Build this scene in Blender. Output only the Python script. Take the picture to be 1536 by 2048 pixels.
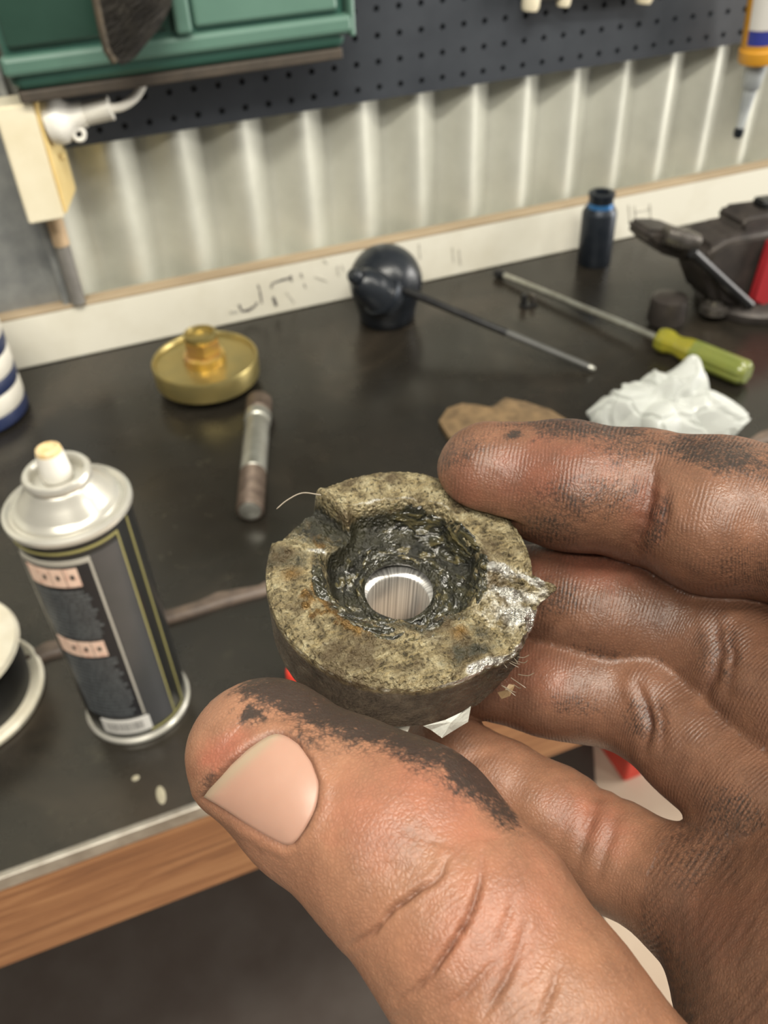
import bpy, bmesh, math, random
import numpy as np
from mathutils import Vector, Matrix
for o in list(bpy.data.objects): bpy.data.objects.remove(o)
scene = bpy.context.scene
C = scene.collection
random.seed(7); rng = np.random.default_rng(7)
PI = math.pi

# ------------------------------------------------------------------ camera
FPX = 1735.5
CAM = np.array([-0.3896, -0.9672, 1.399])
_p, _y, _r = math.radians(40.5803), math.radians(19.6207), math.radians(-2.9342)
FW = np.array([math.sin(_y)*math.cos(_p), math.cos(_y)*math.cos(_p), -math.sin(_p)])
_rt = np.array([math.cos(_y), -math.sin(_y), 0.0]); _up = np.cross(_rt, FW)
RT = _rt*math.cos(_r) + _up*math.sin(_r); UP = -_rt*math.sin(_r) + _up*math.cos(_r)
cam = bpy.data.cameras.new('camera'); camo = bpy.data.objects.new('camera', cam); C.objects.link(camo)
M = Matrix.Identity(4)
for i in range(3):
    M[i][0], M[i][1], M[i][2], M[i][3] = RT[i], UP[i], -FW[i], CAM[i]
camo.matrix_world = M
cam.sensor_fit = 'VERTICAL'; cam.sensor_height = 36.0; cam.sensor_width = 27.0
cam.lens = FPX/2048*36.0
cam.clip_start = 0.01; cam.clip_end = 50
cam.dof.use_dof = True; cam.dof.focus_distance = 0.117
cam.dof.aperture_fstop = cam.lens/0.80
scene.camera = camo

# ------------------------------------------------------------------ world, lights, exposure
w = bpy.data.worlds.new('workshop_ambient'); scene.world = w; w.use_nodes = True
w.node_tree.nodes['Background'].inputs[0].default_value = (1.0, 0.97, 0.9, 1)
w.node_tree.nodes['Background'].inputs[1].default_value = 0.12
def area(name, loc, target, sx, sy, power, col):
    l = bpy.data.lights.new(name, 'AREA'); l.shape = 'RECTANGLE'; l.size = sx; l.size_y = sy
    l.energy = power; l.color = col
    o = bpy.data.objects.new(name, l); C.objects.link(o); o.location = loc
    o.rotation_euler = (Vector(target)-Vector(loc)).to_track_quat('-Z', 'Y').to_euler()
    return o
area('ceiling_tube_over_bench', (-0.35, -1.15, 2.6), (-0.25, -0.50, 0.9), 1.3, 0.10, 24, (1.0, 0.95, 0.83))
area('ceiling_tube_behind', (-1.0, -1.9, 2.75), (-0.3, -0.4, 0.9), 1.3, 0.16, 20, (1.0, 0.95, 0.85))
area('added_glint_light_right', (0.95, -1.5, 2.6), (-0.1, -0.7, 1.0), 0.16, 1.2, 12, (1.0, 0.95, 0.85))  # unseen extra light, added for more glints on the grease
area('open_roller_door_daylight', (3.3, -1.05, 1.25), (-0.2, -0.2, 0.95), 1.8, 2.2, 130, (1.0, 0.96, 0.9))
vs = scene.view_settings
vs.view_transform = 'Standard'; vs.look = 'None'; vs.gamma = 1.0; vs.use_curve_mapping = False
vs.exposure = 0.40

# ------------------------------------------------------------------ pixel helpers (rays of the photograph -> world points)
def ray(px, py): return FW + RT*(px-768)/FPX - UP*(py-1024)/FPX
def on_z(px, py, z):
    d = ray(px, py); return CAM + d*(z-CAM[2])/d[2]
def on_y(px, py, y):
    d = ray(px, py); return CAM + d*(y-CAM[1])/d[1]
ZB, ZF = 0.900, 0.895          # rear and front bench sheets

# ------------------------------------------------------------------ materials
def new_mat(name):
    m = bpy.data.materials.new(name); m.use_nodes = True
    nt = m.node_tree; return m, nt, nt.nodes['Principled BSDF']
def N(nt, t, **kw):
    n = nt.nodes.new(t)
    for k, v in kw.items(): setattr(n, k, v)
    return n
def setv(n, **kw):
    for k, v in kw.items(): n.inputs[k.replace('_', ' ')].default_value = v
def lk(nt, a, b): nt.links.new(a, b)
def ramp(nt, fac, stops):
    r = N(nt, 'ShaderNodeValToRGB'); e = r.color_ramp.elements
    while len(e) < len(stops): e.new(0.5)
    for i, (p, c) in enumerate(stops):
        e[i].position = p; e[i].color = c if len(c) == 4 else (*c, 1)
    lk(nt, fac, r.inputs[0]); return r
def mix(nt, fac, a, b, blend='MIX'):
    m = N(nt, 'ShaderNodeMix', data_type='RGBA', blend_type=blend)
    if isinstance(fac, (int, float)): m.inputs[0].default_value = fac
    else: lk(nt, fac, m.inputs[0])
    for i, v in ((6, a), (7, b)):
        if isinstance(v, tuple): m.inputs[i].default_value = (*v[:3], 1)
        else: lk(nt, v, m.inputs[i])
    return m.outputs[2]
def math_(nt, op, a, b=None, clamp=False):
    m = N(nt, 'ShaderNodeMath', operation=op, use_clamp=clamp)
    for i, v in enumerate((a, b)):
        if v is None: continue
        if isinstance(v, (int, float)): m.inputs[i].default_value = v
        else: lk(nt, v, m.inputs[i])
    return m.outputs[0]
def noise(nt, scale, detail=4, rough=0.55, vec=None, dist=0.0):
    n = N(nt, 'ShaderNodeTexNoise'); setv(n, Scale=scale, Detail=detail, Roughness=rough, Distortion=dist)
    if vec is not None: lk(nt, vec, n.inputs['Vector'])
    return n.outputs['Fac']
def objco(nt, scale=(1, 1, 1), loc=(0, 0, 0)):
    t = N(nt, 'ShaderNodeTexCoord'); mp = N(nt, 'ShaderNodeMapping')
    mp.inputs['Scale'].default_value = scale; mp.inputs['Location'].default_value = loc
    lk(nt, t.outputs['Object'], mp.inputs['Vector']); return mp.outputs[0]
def bump(nt, b, h, strength, dist=0.001):
    n = N(nt, 'ShaderNodeBump'); n.inputs['Strength'].default_value = strength; n.inputs['Distance'].default_value = dist
    lk(nt, h, n.inputs['Height']); lk(nt, n.outputs[0], b.inputs['Normal']); return n
def pm(name, c1, c2=None, scale=30, rough=0.5, metal=0.0, stretch=(1, 1, 1), lo=0.35, hi=0.65, bmp=0.0, rvar=0.0, spec=0.5, bscale=None, trans=0.0, coat=0.0):
    """two-tone procedural material"""
    m, nt, b = new_mat(name)
    b.inputs['Roughness'].default_value = rough; b.inputs['Metallic'].default_value = metal
    b.inputs['Specular IOR Level'].default_value = spec
    b.inputs['Transmission Weight'].default_value = trans; b.inputs['Coat Weight'].default_value = coat
    v = objco(nt, stretch)
    f = noise(nt, scale, 5, 0.6, v)
    c2 = c2 or tuple(x*0.8 for x in c1)
    r = ramp(nt, f, [(lo, c1), (hi, c2)]); lk(nt, r.outputs[0], b.inputs['Base Color'])
    if rvar:
        rr = N(nt, 'ShaderNodeMapRange'); setv(rr, To_Min=max(0, rough-rvar), To_Max=min(1, rough+rvar))
        lk(nt, noise(nt, scale*1.7, 4, 0.6, v), rr.inputs[0]); lk(nt, rr.outputs[0], b.inputs['Roughness'])
    if bmp: bump(nt, b, noise(nt, bscale or scale*4, 4, 0.6, v), bmp)
    return m
MT = {}
def mt(name, *a, **k): MT[name] = pm(name, *a, **k)
mt('corrugated_zinc', (0.64, 0.64, 0.56), (0.52, 0.52, 0.45), scale=9, rough=0.5, metal=0.3, bmp=0.02, rvar=0.1)
mt('post_zinc', (0.36, 0.37, 0.36), (0.26, 0.27, 0.27), scale=40, rough=0.5, metal=0.5, bmp=0.05)
mt('pegboard_paint', (0.046, 0.052, 0.062), (0.036, 0.041, 0.050), scale=18, rough=0.42, rvar=0.08)
mt('white_board', (0.80, 0.77, 0.66), (0.70, 0.66, 0.54), scale=14, rough=0.45, lo=0.45, hi=0.8)
mt('raw_edge', (0.46, 0.36, 0.24), (0.33, 0.25, 0.16), scale=40, rough=0.8, stretch=(0.2, 1, 1))
mt('cream_plastic', (0.80, 0.73, 0.55), (0.72, 0.64, 0.45), scale=25, rough=0.4, lo=0.4, hi=0.8)
mt('yellowed_plastic', (0.82, 0.66, 0.32), (0.74, 0.56, 0.24), scale=30, rough=0.4)
mt('white_plastic', (0.82, 0.80, 0.74), (0.76, 0.73, 0.65), scale=30, rough=0.35)
mt('nozzle_tan', (0.62, 0.44, 0.2), (0.72, 0.58, 0.36), scale=260, rough=0.5)
mt('tan_conduit', (0.62, 0.45, 0.28), (0.5, 0.36, 0.22), scale=30, rough=0.5)
mt('grey_conduit', (0.22, 0.21, 0.19), (0.16, 0.15, 0.14), scale=40, rough=0.6)
mt('green_plastic', (0.045, 0.130, 0.100), (0.040, 0.112, 0.086), scale=9, rough=0.35, rvar=0.08)
mt('green_lid', (0.022, 0.055, 0.040), (0.030, 0.070, 0.052), scale=6, rough=0.22, rvar=0.05)
mt('green_light', (0.115, 0.215, 0.17), (0.095, 0.185, 0.145), scale=9, rough=0.35)
mt('shelf_brown', (0.075, 0.058, 0.042), (0.05, 0.04, 0.03), scale=40, rough=0.7)
mt('bristle', (0.030, 0.027, 0.024), (0.05, 0.044, 0.034), scale=60, rough=0.75)
mt('brush_edge', (0.085, 0.065, 0.04), (0.05, 0.04, 0.028), scale=60, rough=0.7)
mt('worktop_edge', (0.17, 0.125, 0.095), (0.08, 0.06, 0.05), scale=40, rough=0.5)
mt('edge_metal', (0.42, 0.39, 0.34), (0.28, 0.25, 0.21), scale=60, rough=0.4, metal=0.6)
mt('gold_zinc', (0.44, 0.34, 0.125), (0.36, 0.30, 0.125), scale=28, rough=0.33, metal=0.75, rvar=0.08)
mt('gold_bright', (0.66, 0.46, 0.10), (0.62, 0.38, 0.18), scale=40, rough=0.3, metal=0.8)
mt('bare_steel', (0.50, 0.50, 0.45), (0.38, 0.37, 0.32), scale=90, rough=0.35, metal=0.8, rvar=0.1)
mt('rusty_steel', (0.085, 0.06, 0.045), (0.16, 0.12, 0.09), scale=120, rough=0.5, metal=0.5)
mt('black_rubber', (0.012, 0.015, 0.020), (0.020, 0.024, 0.030), scale=40, rough=0.3, rvar=0.06)
mt('black_steel', (0.014, 0.014, 0.016), (0.03, 0.03, 0.03), scale=60, rough=0.35, metal=0.3)
mt('socket_black', (0.020, 0.026, 0.036), (0.030, 0.036, 0.046), scale=60, rough=0.38, metal=0.5)
mt('socket_blue', (0.03, 0.12, 0.30), (0.04, 0.16, 0.36), scale=60, rough=0.3, metal=0.3)
mt('driver_yellow', (0.32, 0.27, 0.025), (0.24, 0.23, 0.025), scale=30, rough=0.18, coat=0.5)
mt('driver_green', (0.20, 0.22, 0.045), (0.16, 0.195, 0.045), scale=30, rough=0.2, coat=0.5)
mt('greasy_iron', (0.050, 0.043, 0.040), (0.085, 0.072, 0.064), scale=45, rough=0.4, metal=0.4, bmp=0.1, rvar=0.1)
mt('worn_iron', (0.25, 0.23, 0.21), (0.13, 0.115, 0.10), scale=70, rough=0.28, metal=0.8, rvar=0.1)
mt('red_paint', (0.36, 0.022, 0.028), (0.30, 0.02, 0.025), scale=30, rough=0.35)
mt('red_bright', (0.75, 0.055, 0.035), (0.65, 0.05, 0.03), scale=30, rough=0.35)
mt('orange_red', (0.85, 0.13, 0.05), (0.8, 0.1, 0.04), scale=30, rough=0.4)
mt('navy', (0.016, 0.026, 0.075), (0.02, 0.03, 0.085), scale=30, rough=0.45)
mt('cup_white', (0.78, 0.75, 0.66), (0.70, 0.66, 0.57), scale=60, rough=0.45)
mt('reel_white', (0.76, 0.72, 0.60), (0.66, 0.60, 0.47), scale=40, rough=0.45)
mt('reel_black', (0.010, 0.010, 0.010), (0.02, 0.02, 0.02), scale=40, rough=0.5)
mt('can_dome', (0.60, 0.58, 0.52), (0.52, 0.50, 0.44), scale=20, rough=0.27, metal=0.5)
mt('can_black', (0.020, 0.021, 0.020), (0.026, 0.027, 0.026), scale=20, rough=0.3, metal=0.2)
mt('label_grey', (0.085, 0.088, 0.090), (0.10, 0.10, 0.105), scale=20, rough=0.3, metal=0.5)
mt('label_dark', (0.011, 0.012, 0.015), (0.014, 0.014, 0.017), scale=20, rough=0.4)
mt('label_gold', (0.30, 0.27, 0.10), (0.26, 0.24, 0.09), scale=20, rough=0.4)
mt('label_frame', (0.42, 0.40, 0.35), (0.38, 0.36, 0.31), scale=20, rough=0.4)
mt('label_pink', (0.80, 0.58, 0.46), (0.62, 0.34, 0.26), scale=240, rough=0.4, lo=0.5, hi=0.75)
mt('label_print', (0.10, 0.11, 0.115), (0.07, 0.075, 0.08), scale=90, rough=0.4)
mt('label_white', (0.72, 0.70, 0.66), (0.68, 0.66, 0.62), scale=20, rough=0.4)
mt('label_bar', (0.33, 0.32, 0.30), (0.28, 0.27, 0.26), scale=20, rough=0.4)
mt('card_brown', (0.26, 0.17, 0.085), (0.13, 0.085, 0.045), scale=70, rough=0.6, bmp=0.2)
mt('marker', (0.05, 0.045, 0.05), (0.30, 0.28, 0.25), scale=160, rough=0.7, lo=0.35, hi=0.62)
mt('marker_faint', (0.40, 0.38, 0.33), (0.62, 0.60, 0.52), scale=160, rough=0.7)
mt('silicone_tube', (0.75, 0.36, 0.035), (0.68, 0.32, 0.03), scale=20, rough=0.4)
mt('tube_blue', (0.03, 0.045, 0.26), (0.04, 0.05, 0.3), scale=20, rough=0.4)
mt('nozzle_clear', (0.55, 0.58, 0.58), (0.34, 0.36, 0.37), scale=26, rough=0.3)
mt('floor_mat', (0.062, 0.046, 0.038), (0.078, 0.062, 0.053), scale=12, rough=0.55, bmp=0.1)
mt('bench_leg', (0.10, 0.08, 0.06), (0.07, 0.055, 0.04), scale=30, rough=0.7)
mt('grey_tool', (0.10, 0.10, 0.095), (0.07, 0.07, 0.065), scale=30, rough=0.45)
mt('flake', (0.34, 0.31, 0.22), (0.28, 0.25, 0.18), scale=60, rough=0.7)

def mat_floor():
    m, nt, b = new_mat('concrete_floor'); v = objco(nt)
    r = ramp(nt, noise(nt, 5, 6, 0.6, v), [(0.3, (0.55, 0.42, 0.31)), (0.7, (0.66, 0.53, 0.41))])
    lk(nt, r.outputs[0], b.inputs['Base Color']); b.inputs['Roughness'].default_value = 0.6
    bump(nt, b, noise(nt, 120, 4, 0.6, v), 0.08); return m
MT['floor'] = mat_floor()
def mat_worktop():
    m, nt, b = new_mat('worktop_dark'); v = objco(nt)
    f1 = noise(nt, 5.5, 7, 0.62, v, 0.6); f2 = noise(nt, 55, 5, 0.6, v)
    r = ramp(nt, f1, [(0.30, (0.012, 0.011, 0.009)), (0.52, (0.020, 0.017, 0.013)), (0.72, (0.046, 0.036, 0.026))])
    r2 = ramp(nt, f2, [(0.62, (0, 0, 0)), (0.78, (1, 1, 1))])
    c = mix(nt, math_(nt, 'MULTIPLY', r2.outputs[0], 0.25), r.outputs[0], (0.10, 0.09, 0.06))
    lk(nt, c, b.inputs['Base Color'])
    rr = N(nt, 'ShaderNodeMapRange'); setv(rr, From_Min=0.3, From_Max=0.7, To_Min=0.18, To_Max=0.36)
    lk(nt, noise(nt, 9, 5, 0.6, v), rr.inputs[0]); lk(nt, rr.outputs[0], b.inputs['Roughness'])
    bump(nt, b, noise(nt, 90, 5, 0.6, v), 0.12, 0.0006); return m
MT['worktop'] = mat_worktop()
def mat_timber():
    m, nt, b = new_mat('timber_fascia'); v = objco(nt, (1.2, 8, 22))
    f = noise(nt, 5, 6, 0.65, v, 1.2)
    r = ramp(nt, f, [(0.30, (0.13, 0.050, 0.020)), (0.5, (0.27, 0.115, 0.045)), (0.72, (0.42, 0.215, 0.095))])
    lk(nt, r.outputs[0], b.inputs['Base Color']); b.inputs['Roughness'].default_value = 0.55
    bump(nt, b, f, 0.1, 0.001); return m
MT['timber'] = mat_timber()
def mat_bag():
    m, nt, b = new_mat('crinkled_plastic')
    setv(b, Base_Color=(0.80, 0.82, 0.78, 1), Roughness=0.2)
    b.inputs['Transmission Weight'].default_value = 0.4; b.inputs['IOR'].default_value = 1.2
    b.inputs['Coat Weight'].default_value = 0.3
    v = objco(nt); bump(nt, b, noise(nt, 160, 4, 0.6, v, 1.0), 0.4, 0.002); return m
MT['bag'] = mat_bag()
def mat_clear():
    m, nt, b = new_mat('clear_flake'); setv(b, Base_Color=(0.86, 0.87, 0.80, 1), Roughness=0.12)
    b.inputs['Transmission Weight'].default_value = 0.55; b.inputs['IOR'].default_value = 1.35
    v = objco(nt, (1, 6, 1)); bump(nt, b, noise(nt, 500, 3, 0.6, v), 0.5, 0.0006); return m
MT['clear'] = mat_clear()
def mat_bore():
    m, nt, b = new_mat('polished_bore'); setv(b, Roughness=0.3, Metallic=0.55)
    t = N(nt, 'ShaderNodeAttribute', attribute_name='ang')
    n = N(nt, 'ShaderNodeTexNoise', noise_dimensions='1D'); setv(n, Scale=2.6, Detail=3.0)
    lk(nt, t.outputs['Fac'], n.inputs['W'])
    r = ramp(nt, n.outputs['Fac'], [(0.35, (0.42, 0.40, 0.38)), (0.5, (0.66, 0.64, 0.60)), (0.62, (0.86, 0.84, 0.80))])
    lk(nt, r.outputs[0], b.inputs['Base Color']); return m
MT['bore'] = mat_bore()

# ------------------------------------------------------------------ mesh helpers
def link(name, me, mat=None, parent=None, smooth=False):
    o = bpy.data.objects.new(name, me); C.objects.link(o)
    if mat is not None: me.materials.append(MT[mat] if isinstance(mat, str) else mat)
    if smooth: me.polygons.foreach_set('use_smooth', [True]*len(me.polygons)); me.update()
    if parent is not None: o.parent = parent
    return o
def pydata(name, v, f, mat=None, parent=None, smooth=False):
    me = bpy.data.meshes.new(name); me.from_pydata([tuple(map(float, p)) for p in v], [], [tuple(map(int, q)) for q in f]); me.update()
    return link(name, me, mat, parent, smooth)
def from_bm(name, bm, mat=None, parent=None, smooth=False):
    bmesh.ops.recalc_face_normals(bm, faces=bm.faces)
    me = bpy.data.meshes.new(name); bm.to_mesh(me); bm.free()
    return link(name, me, mat, parent, smooth)
def tag(o, label=None, cat=None, group=None, kind=None):
    if label: o['label'] = label
    if cat: o['category'] = cat
    if group: o['group'] = group
    if kind: o['kind'] = kind
    return o
def empty(name, loc, rot=(0, 0, 0), label=None, cat=None, group=None):
    o = bpy.data.objects.new(name, None); C.objects.link(o); o.location = tuple(map(float, loc)); o.rotation_euler = rot
    o.empty_display_size = 0.02
    return tag(o, label, cat, group)
def box_bm(x0, x1, y0, y1, z0, z1, bev=0.0, seg=2, bm=None):
    bm2 = bmesh.new()
    bmesh.ops.create_cube(bm2, size=1.0, matrix=Matrix.Translation(((x0+x1)/2, (y0+y1)/2, (z0+z1)/2)) @ Matrix.Diagonal((x1-x0, y1-y0, z1-z0, 1)))
    if bev: bmesh.ops.bevel(bm2, geom=bm2.edges[:], offset=bev, segments=seg, affect='EDGES', profile=0.5)
    if bm is None: return bm2
    me = bpy.data.meshes.new('t'); bm2.to_mesh(me); bm.from_mesh(me); bm2.free(); bpy.data.meshes.remove(me); return bm
def box(name, x0, x1, y0, y1, z0, z1, mat, parent=None, bev=0.0, seg=2):
    return from_bm(name, box_bm(x0, x1, y0, y1, z0, z1, bev, seg), mat, parent)
def lathe(name, prof, mat, parent=None, seg=48, mtx=None, closed=True):
    """revolve (r,z) profile about local Z"""
    v, f = [], []; n = len(prof)
    for r, z in prof:
        for i in range(seg):
            a = 2*PI*i/seg; v.append((r*math.cos(a), r*math.sin(a), z))
    for j in range(n-1):
        for i in range(seg):
            k = (i+1) % seg; f.append((j*seg+i, j*seg+k, (j+1)*seg+k, (j+1)*seg+i))
    if closed:
        f.append(tuple(reversed(range(seg)))); f.append(tuple((n-1)*seg+i for i in range(seg)))
    me = bpy.data.meshes.new(name); me.from_pydata(v, [], f)
    if mtx is not None: me.transform(mtx)
    me.update(); o = link(name, me, mat, parent, True)
    mark_sharp(me, 40); return o
def mark_sharp(me, deg=40):
    bm = bmesh.new(); bm.from_mesh(me); bmesh.ops.recalc_face_normals(bm, faces=bm.faces)
    a = math.radians(deg)
    for e in bm.edges:
        if len(e.link_faces) == 2 and e.calc_face_angle(0) > a: e.smooth = False
    bm.to_mesh(me); bm.free(); me.update()
def tube(name, pts, rad, mat, parent=None, seg=12, cap=True):
    """swept tube through pts with radius or list of radii"""
    P = [Vector(tuple(map(float, p))) for p in pts]; n = len(P)
    R = rad if isinstance(rad, (list, tuple)) else [rad]*n
    v, f = [], []; nrm = None
    for i in range(n):
        t = (P[min(i+1, n-1)]-P[max(i-1, 0)]).normalized()
        if nrm is None: nrm = t.orthogonal().normalized()
        else: nrm = (nrm - t*nrm.dot(t)).normalized()
        b = t.cross(nrm)
        for k in range(seg):
            a = 2*PI*k/seg; v.append(P[i] + (nrm*math.cos(a)+b*math.sin(a))*R[i])
    for i in range(n-1):
        for k in range(seg):
            q = (k+1) % seg; f.append((i*seg+k, i*seg+q, (i+1)*seg+q, (i+1)*seg+k))
    if cap: f.append(tuple(reversed(range(seg)))); f.append(tuple((n-1)*seg+k for k in range(seg)))
    o = pydata(name, v, f, mat, parent, True); mark_sharp(o.data, 50); return o
def bez(p, n=16):
    """Catmull-Rom through points"""
    P = [np.array(q, float) for q in p]; P = [2*P[0]-P[1]] + P + [2*P[-1]-P[-2]]; out = []
    for i in range(1, len(P)-2):
        for t in np.linspace(0, 1, n, endpoint=False):
            a, b, c, d = P[i-1:i+3]
            out.append(0.5*((2*b)+(c-a)*t+(2*a-5*b+4*c-d)*t*t+(3*b-a-3*c+d)*t**3))
    out.append(P[-2]); return out
# lattice value noise (numpy)
_tab = rng.random((64, 64, 64)).astype(np.float32)
def vnoise(p):
    i = np.floor(p).astype(int); f = p-i; f = f*f*(3-2*f); i &= 63; j = (i+1) & 63
    x0, y0, z0 = i.T; x1, y1, z1 = j.T; fx, fy, fz = f.T
    L = lambda a, b, t: a+(b-a)*t
    return L(L(L(_tab[x0, y0, z0], _tab[x1, y0, z0], fx), L(_tab[x0, y1, z0], _tab[x1, y1, z0], fx), fy),
             L(L(_tab[x0, y0, z1], _tab[x1, y0, z1], fx), L(_tab[x0, y1, z1], _tab[x1, y1, z1], fx), fy), fz)*2-1
def fbm(p, oct=4, gain=0.5):
    a, s, t = 1.0, np.zeros(len(p)), 0.0
    for o in range(oct): s += a*vnoise(p*2**o+o*17.3); t += a; a *= gain
    return s/t
def sstep(a, b, x):
    t = np.clip((x-a)/(b-a), 0, 1); return t*t*(3-2*t)

# ================================================================== SETTING
tag(box('floor', -3.0, 3.0, -3.5, 0.6, -0.1, 0.0, 'floor'), kind='structure')
# corrugated back wall: two lapped sheets
PITCH = 0.0697
wall = bpy.data.objects.new('wall_back', None); C.objects.link(wall); tag(wall, kind='structure')
def sheet(x0, x1, yoff):
    n = int((x1-x0)/PITCH*20); v, f = [], []
    for i in range(n+1):
        x = x0+(x1-x0)*i/n; y = yoff+0.023-0.0105*math.cos(2*PI*(x-0.0234)/PITCH)
        for (dy, z) in ((0, 0.0), (0, 2.4), (0.0008, 2.4), (0.0008, 0.0)): v.append((x, y+dy, z))
    for i in range(n):
        a, b = i*4, i*4+4
        f += [(a, b, b+1, a+1), (a+1, b+1, b+2, a+2), (a+2, b+2, b+3, a+3)]
    f += [(0, 1, 2, 3), (n*4+3, n*4+2, n*4+1, n*4)]
    o = pydata('corrugated_sheet', v, f, 'corrugated_zinc', wall, True); mark_sharp(o.data, 60); return o
sheet(-2.2, 0.1790, -0.003); sheet(0.150, 2.2, 0.0)
# left galvanised post
box('post', -0.53, -0.405, -0.004, 0.010, 0.0, 2.4, 'post_zinc', wall, 0.002)
box('post_flange', -0.4135, -0.405, -0.016, -0.004, 0.0, 2.4, 'post_zinc', wall, 0.002)

# ================================================================== WORKBENCH
bench = empty('workbench', (0, 0, 0), label='long dark stained workbench with a timber front fascia', cat='workbench')
YF = -0.634
box('worktop', -1.9, 1.9, -0.468, -0.022, ZB-0.018, ZB, 'worktop', bench, 0.002)
box('worktop', -1.9, 1.9, YF, -0.4682, ZF-0.018, ZF, 'worktop', bench, 0.0015)
# worn lip along the rear sheet
nl = 60; v, f = [], []
for i in range(nl+1):
    x = -0.62+1.0*i/nl; wv = 0.0012*math.sin(i*1.7)+0.0009*math.sin(i*4.1)
    v += [(x, -0.470+wv*0.5, ZF), (x, -0.4705+wv, ZB-0.001), (x, -0.466, ZB+0.0012), (x, -0.4585+wv*2, ZB+0.0002)]
for i in range(nl):
    a, b = i*4, i*4+4; f += [(a, b, b+1, a+1), (a+1, b+1, b+2, a+2), (a+2, b+2, b+3, a+3)]
pydata('worn_lip', v, f, 'worktop_edge', bench, True)
box('edge_strip', -1.9, 1.9, YF-0.003, YF+0.002, ZF-0.012, ZF+0.0008, 'edge_metal', bench, 0.0008)
box('fascia_board', -1.9, 1.9, YF-0.002, YF+0.03, ZF-0.103, ZF-0.0122, 'timber', bench, 0.003)
for x in (-1.8, 1.8):
    for y in (-0.58, -0.10): box('leg', x-0.045, x+0.045, y-0.045, y+0.045, 0.0, ZF-0.0182, 'bench_leg', bench, 0.004)
box('rear_rail', -1.75, 1.75, -0.06, -0.022, ZF-0.11, ZB-0.0182, 'bench_leg', bench, 0.003)
# upstand board
ub = empty('upstand_board', (0, 0, ZB), label='white painted upstand board with bare timber top edge along the bench', cat='board')
box('board', -1.9, 1.9, -0.020, -0.001, 0.0, 0.0585, 'white_board', ub, 0.001)
box('top_edge', -1.9, 1.9, -0.0205, -0.0005, 0.0587, 0.0625, 'raw_edge', ub, 0.0008)
def stroke(pix, wpx, mat='marker'):
    P = [on_y(x, y, -0.0207) - np.array([0, 0, ZB]) for x, y in pix]; v, f = [], []
    for i, p in enumerate(P):
        a, b = P[max(i-1, 0)], P[min(i+1, len(P)-1)]; t = (b-a); t /= np.linalg.norm(t)
        nrm = np.array([-t[2], 0, t[0]]); ww = wpx*0.00028*(0.7+0.6*random.random())
        for s in (-1, 1):
            for y in (0, 0.0006): v.append(p+nrm*ww*s+np.array([0, y, 0]))
    for i in range(len(P)-1):
        a, b = i*4, i*4+4; f += [(a, b, b+2, a+2), (a+1, a+3, b+3, b+1), (a, a+1, b+1, b), (a+2, b+2, b+3, a+3)]
    pydata('marker_stroke', v, f, mat, ub)
S = lambda pts: [(420+x/4.518, 470+y/4.518) for x, y in pts]
stroke(S([(262, 630), (290, 690), (350, 680), (410, 640), (425, 610)]), 6)
stroke(S([(432, 450), (450, 500), (460, 560), (470, 620)]), 4.5)
stroke(S([(555, 480), (560, 440), (640, 410), (700, 395), (740, 375)]), 5.5)
stroke(S([(720, 380), (742, 420)]), 5)
stroke(S([(570, 560), (585, 600), (600, 640)]), 6)
stroke(S([(690, 520), (740, 580), (765, 620)]), 3, 'marker_faint')
stroke(S([(822, 350), (835, 390)]), 3.5)
stroke(S([(850, 440), (865, 480)]), 3)
stroke(S([(950, 380), (1010, 400), (1060, 420)]), 3, 'marker_faint')
stroke(S([(1030, 230), (1060, 260)]), 4, 'marker_faint')
stroke(S([(1150, 280), (1160, 340), (1170, 370)]), 3.5, 'marker_faint')
stroke(S([(1190, 270), (1210, 330)]), 3.5, 'marker_faint')
stroke(S([(180, 700), (250, 690)]), 7, 'marker_faint')
for x, y in ((838, 488), (905, 495), (918, 500)): stroke([(x, y), (x+3, y+30)], 3, 'marker_faint')
for x, y in ((1258, 410), (1270, 412), (1300, 408)): stroke([(x, y), (x+3, y+34)], 2.5, 'marker_faint')
stroke([(1268, 425), (1304, 418)], 2.5, 'marker_faint')

# ================================================================== PEGBOARD with real holes
def pegboard():
    h = 0.0254; X0, nx = -14.5*h, 36; Z0, nz = 1.1315-0.0122, 30; r = 0.0034; th = 0.004
    v, f = [], []; ns = 8
    def V(p): v.append(p); return len(v)-1
    ix = {}
    def corner(i, j, k):
        key = (i, j, k)
        if key not in ix: ix[key] = V((X0+i*h/2, -th/2 if k == 0 else th/2, Z0+j*h/2))
        return ix[key]
    for a in range(nx):
        for b in range(nz):
            cx, cz = X0+(a+0.5)*h, Z0+(b+0.5)*h
            rings = []
            for k in (0, 1):
                y = -th/2 if k == 0 else th/2
                outer = [corner(2*a+dx, 2*b+dz, k) for dx, dz in ((2, 1), (2, 2), (1, 2), (0, 2), (0, 1), (0, 0), (1, 0), (2, 0))]
                inner = [V((cx+r*math.cos(2*PI*i/ns), y, cz+r*math.sin(2*PI*i/ns))) for i in range(ns)]
                for i in range(ns):
                    q = (i+1) % ns; fc = (outer[i], outer[q], inner[q], inner[i]); f.append(fc if k else fc[::-1])
                rings.append(inner)
            for i in range(ns):
                q = (i+1) % ns; f.append((rings[0][i], rings[0][q], rings[1][q], rings[1][i]))
    o = pydata('pegboard', v, f, 'pegboard_paint')
    return o
pb = pegboard(); tag(pb, 'dark blue grey perforated pegboard fixed to the corrugated wall', 'pegboard')
bk = box('backing_sheet', -0.3683, 0.5461, 0.0024, 0.0045, 1.1193+0.002, 1.88, 'black_rubber', pb)

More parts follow.
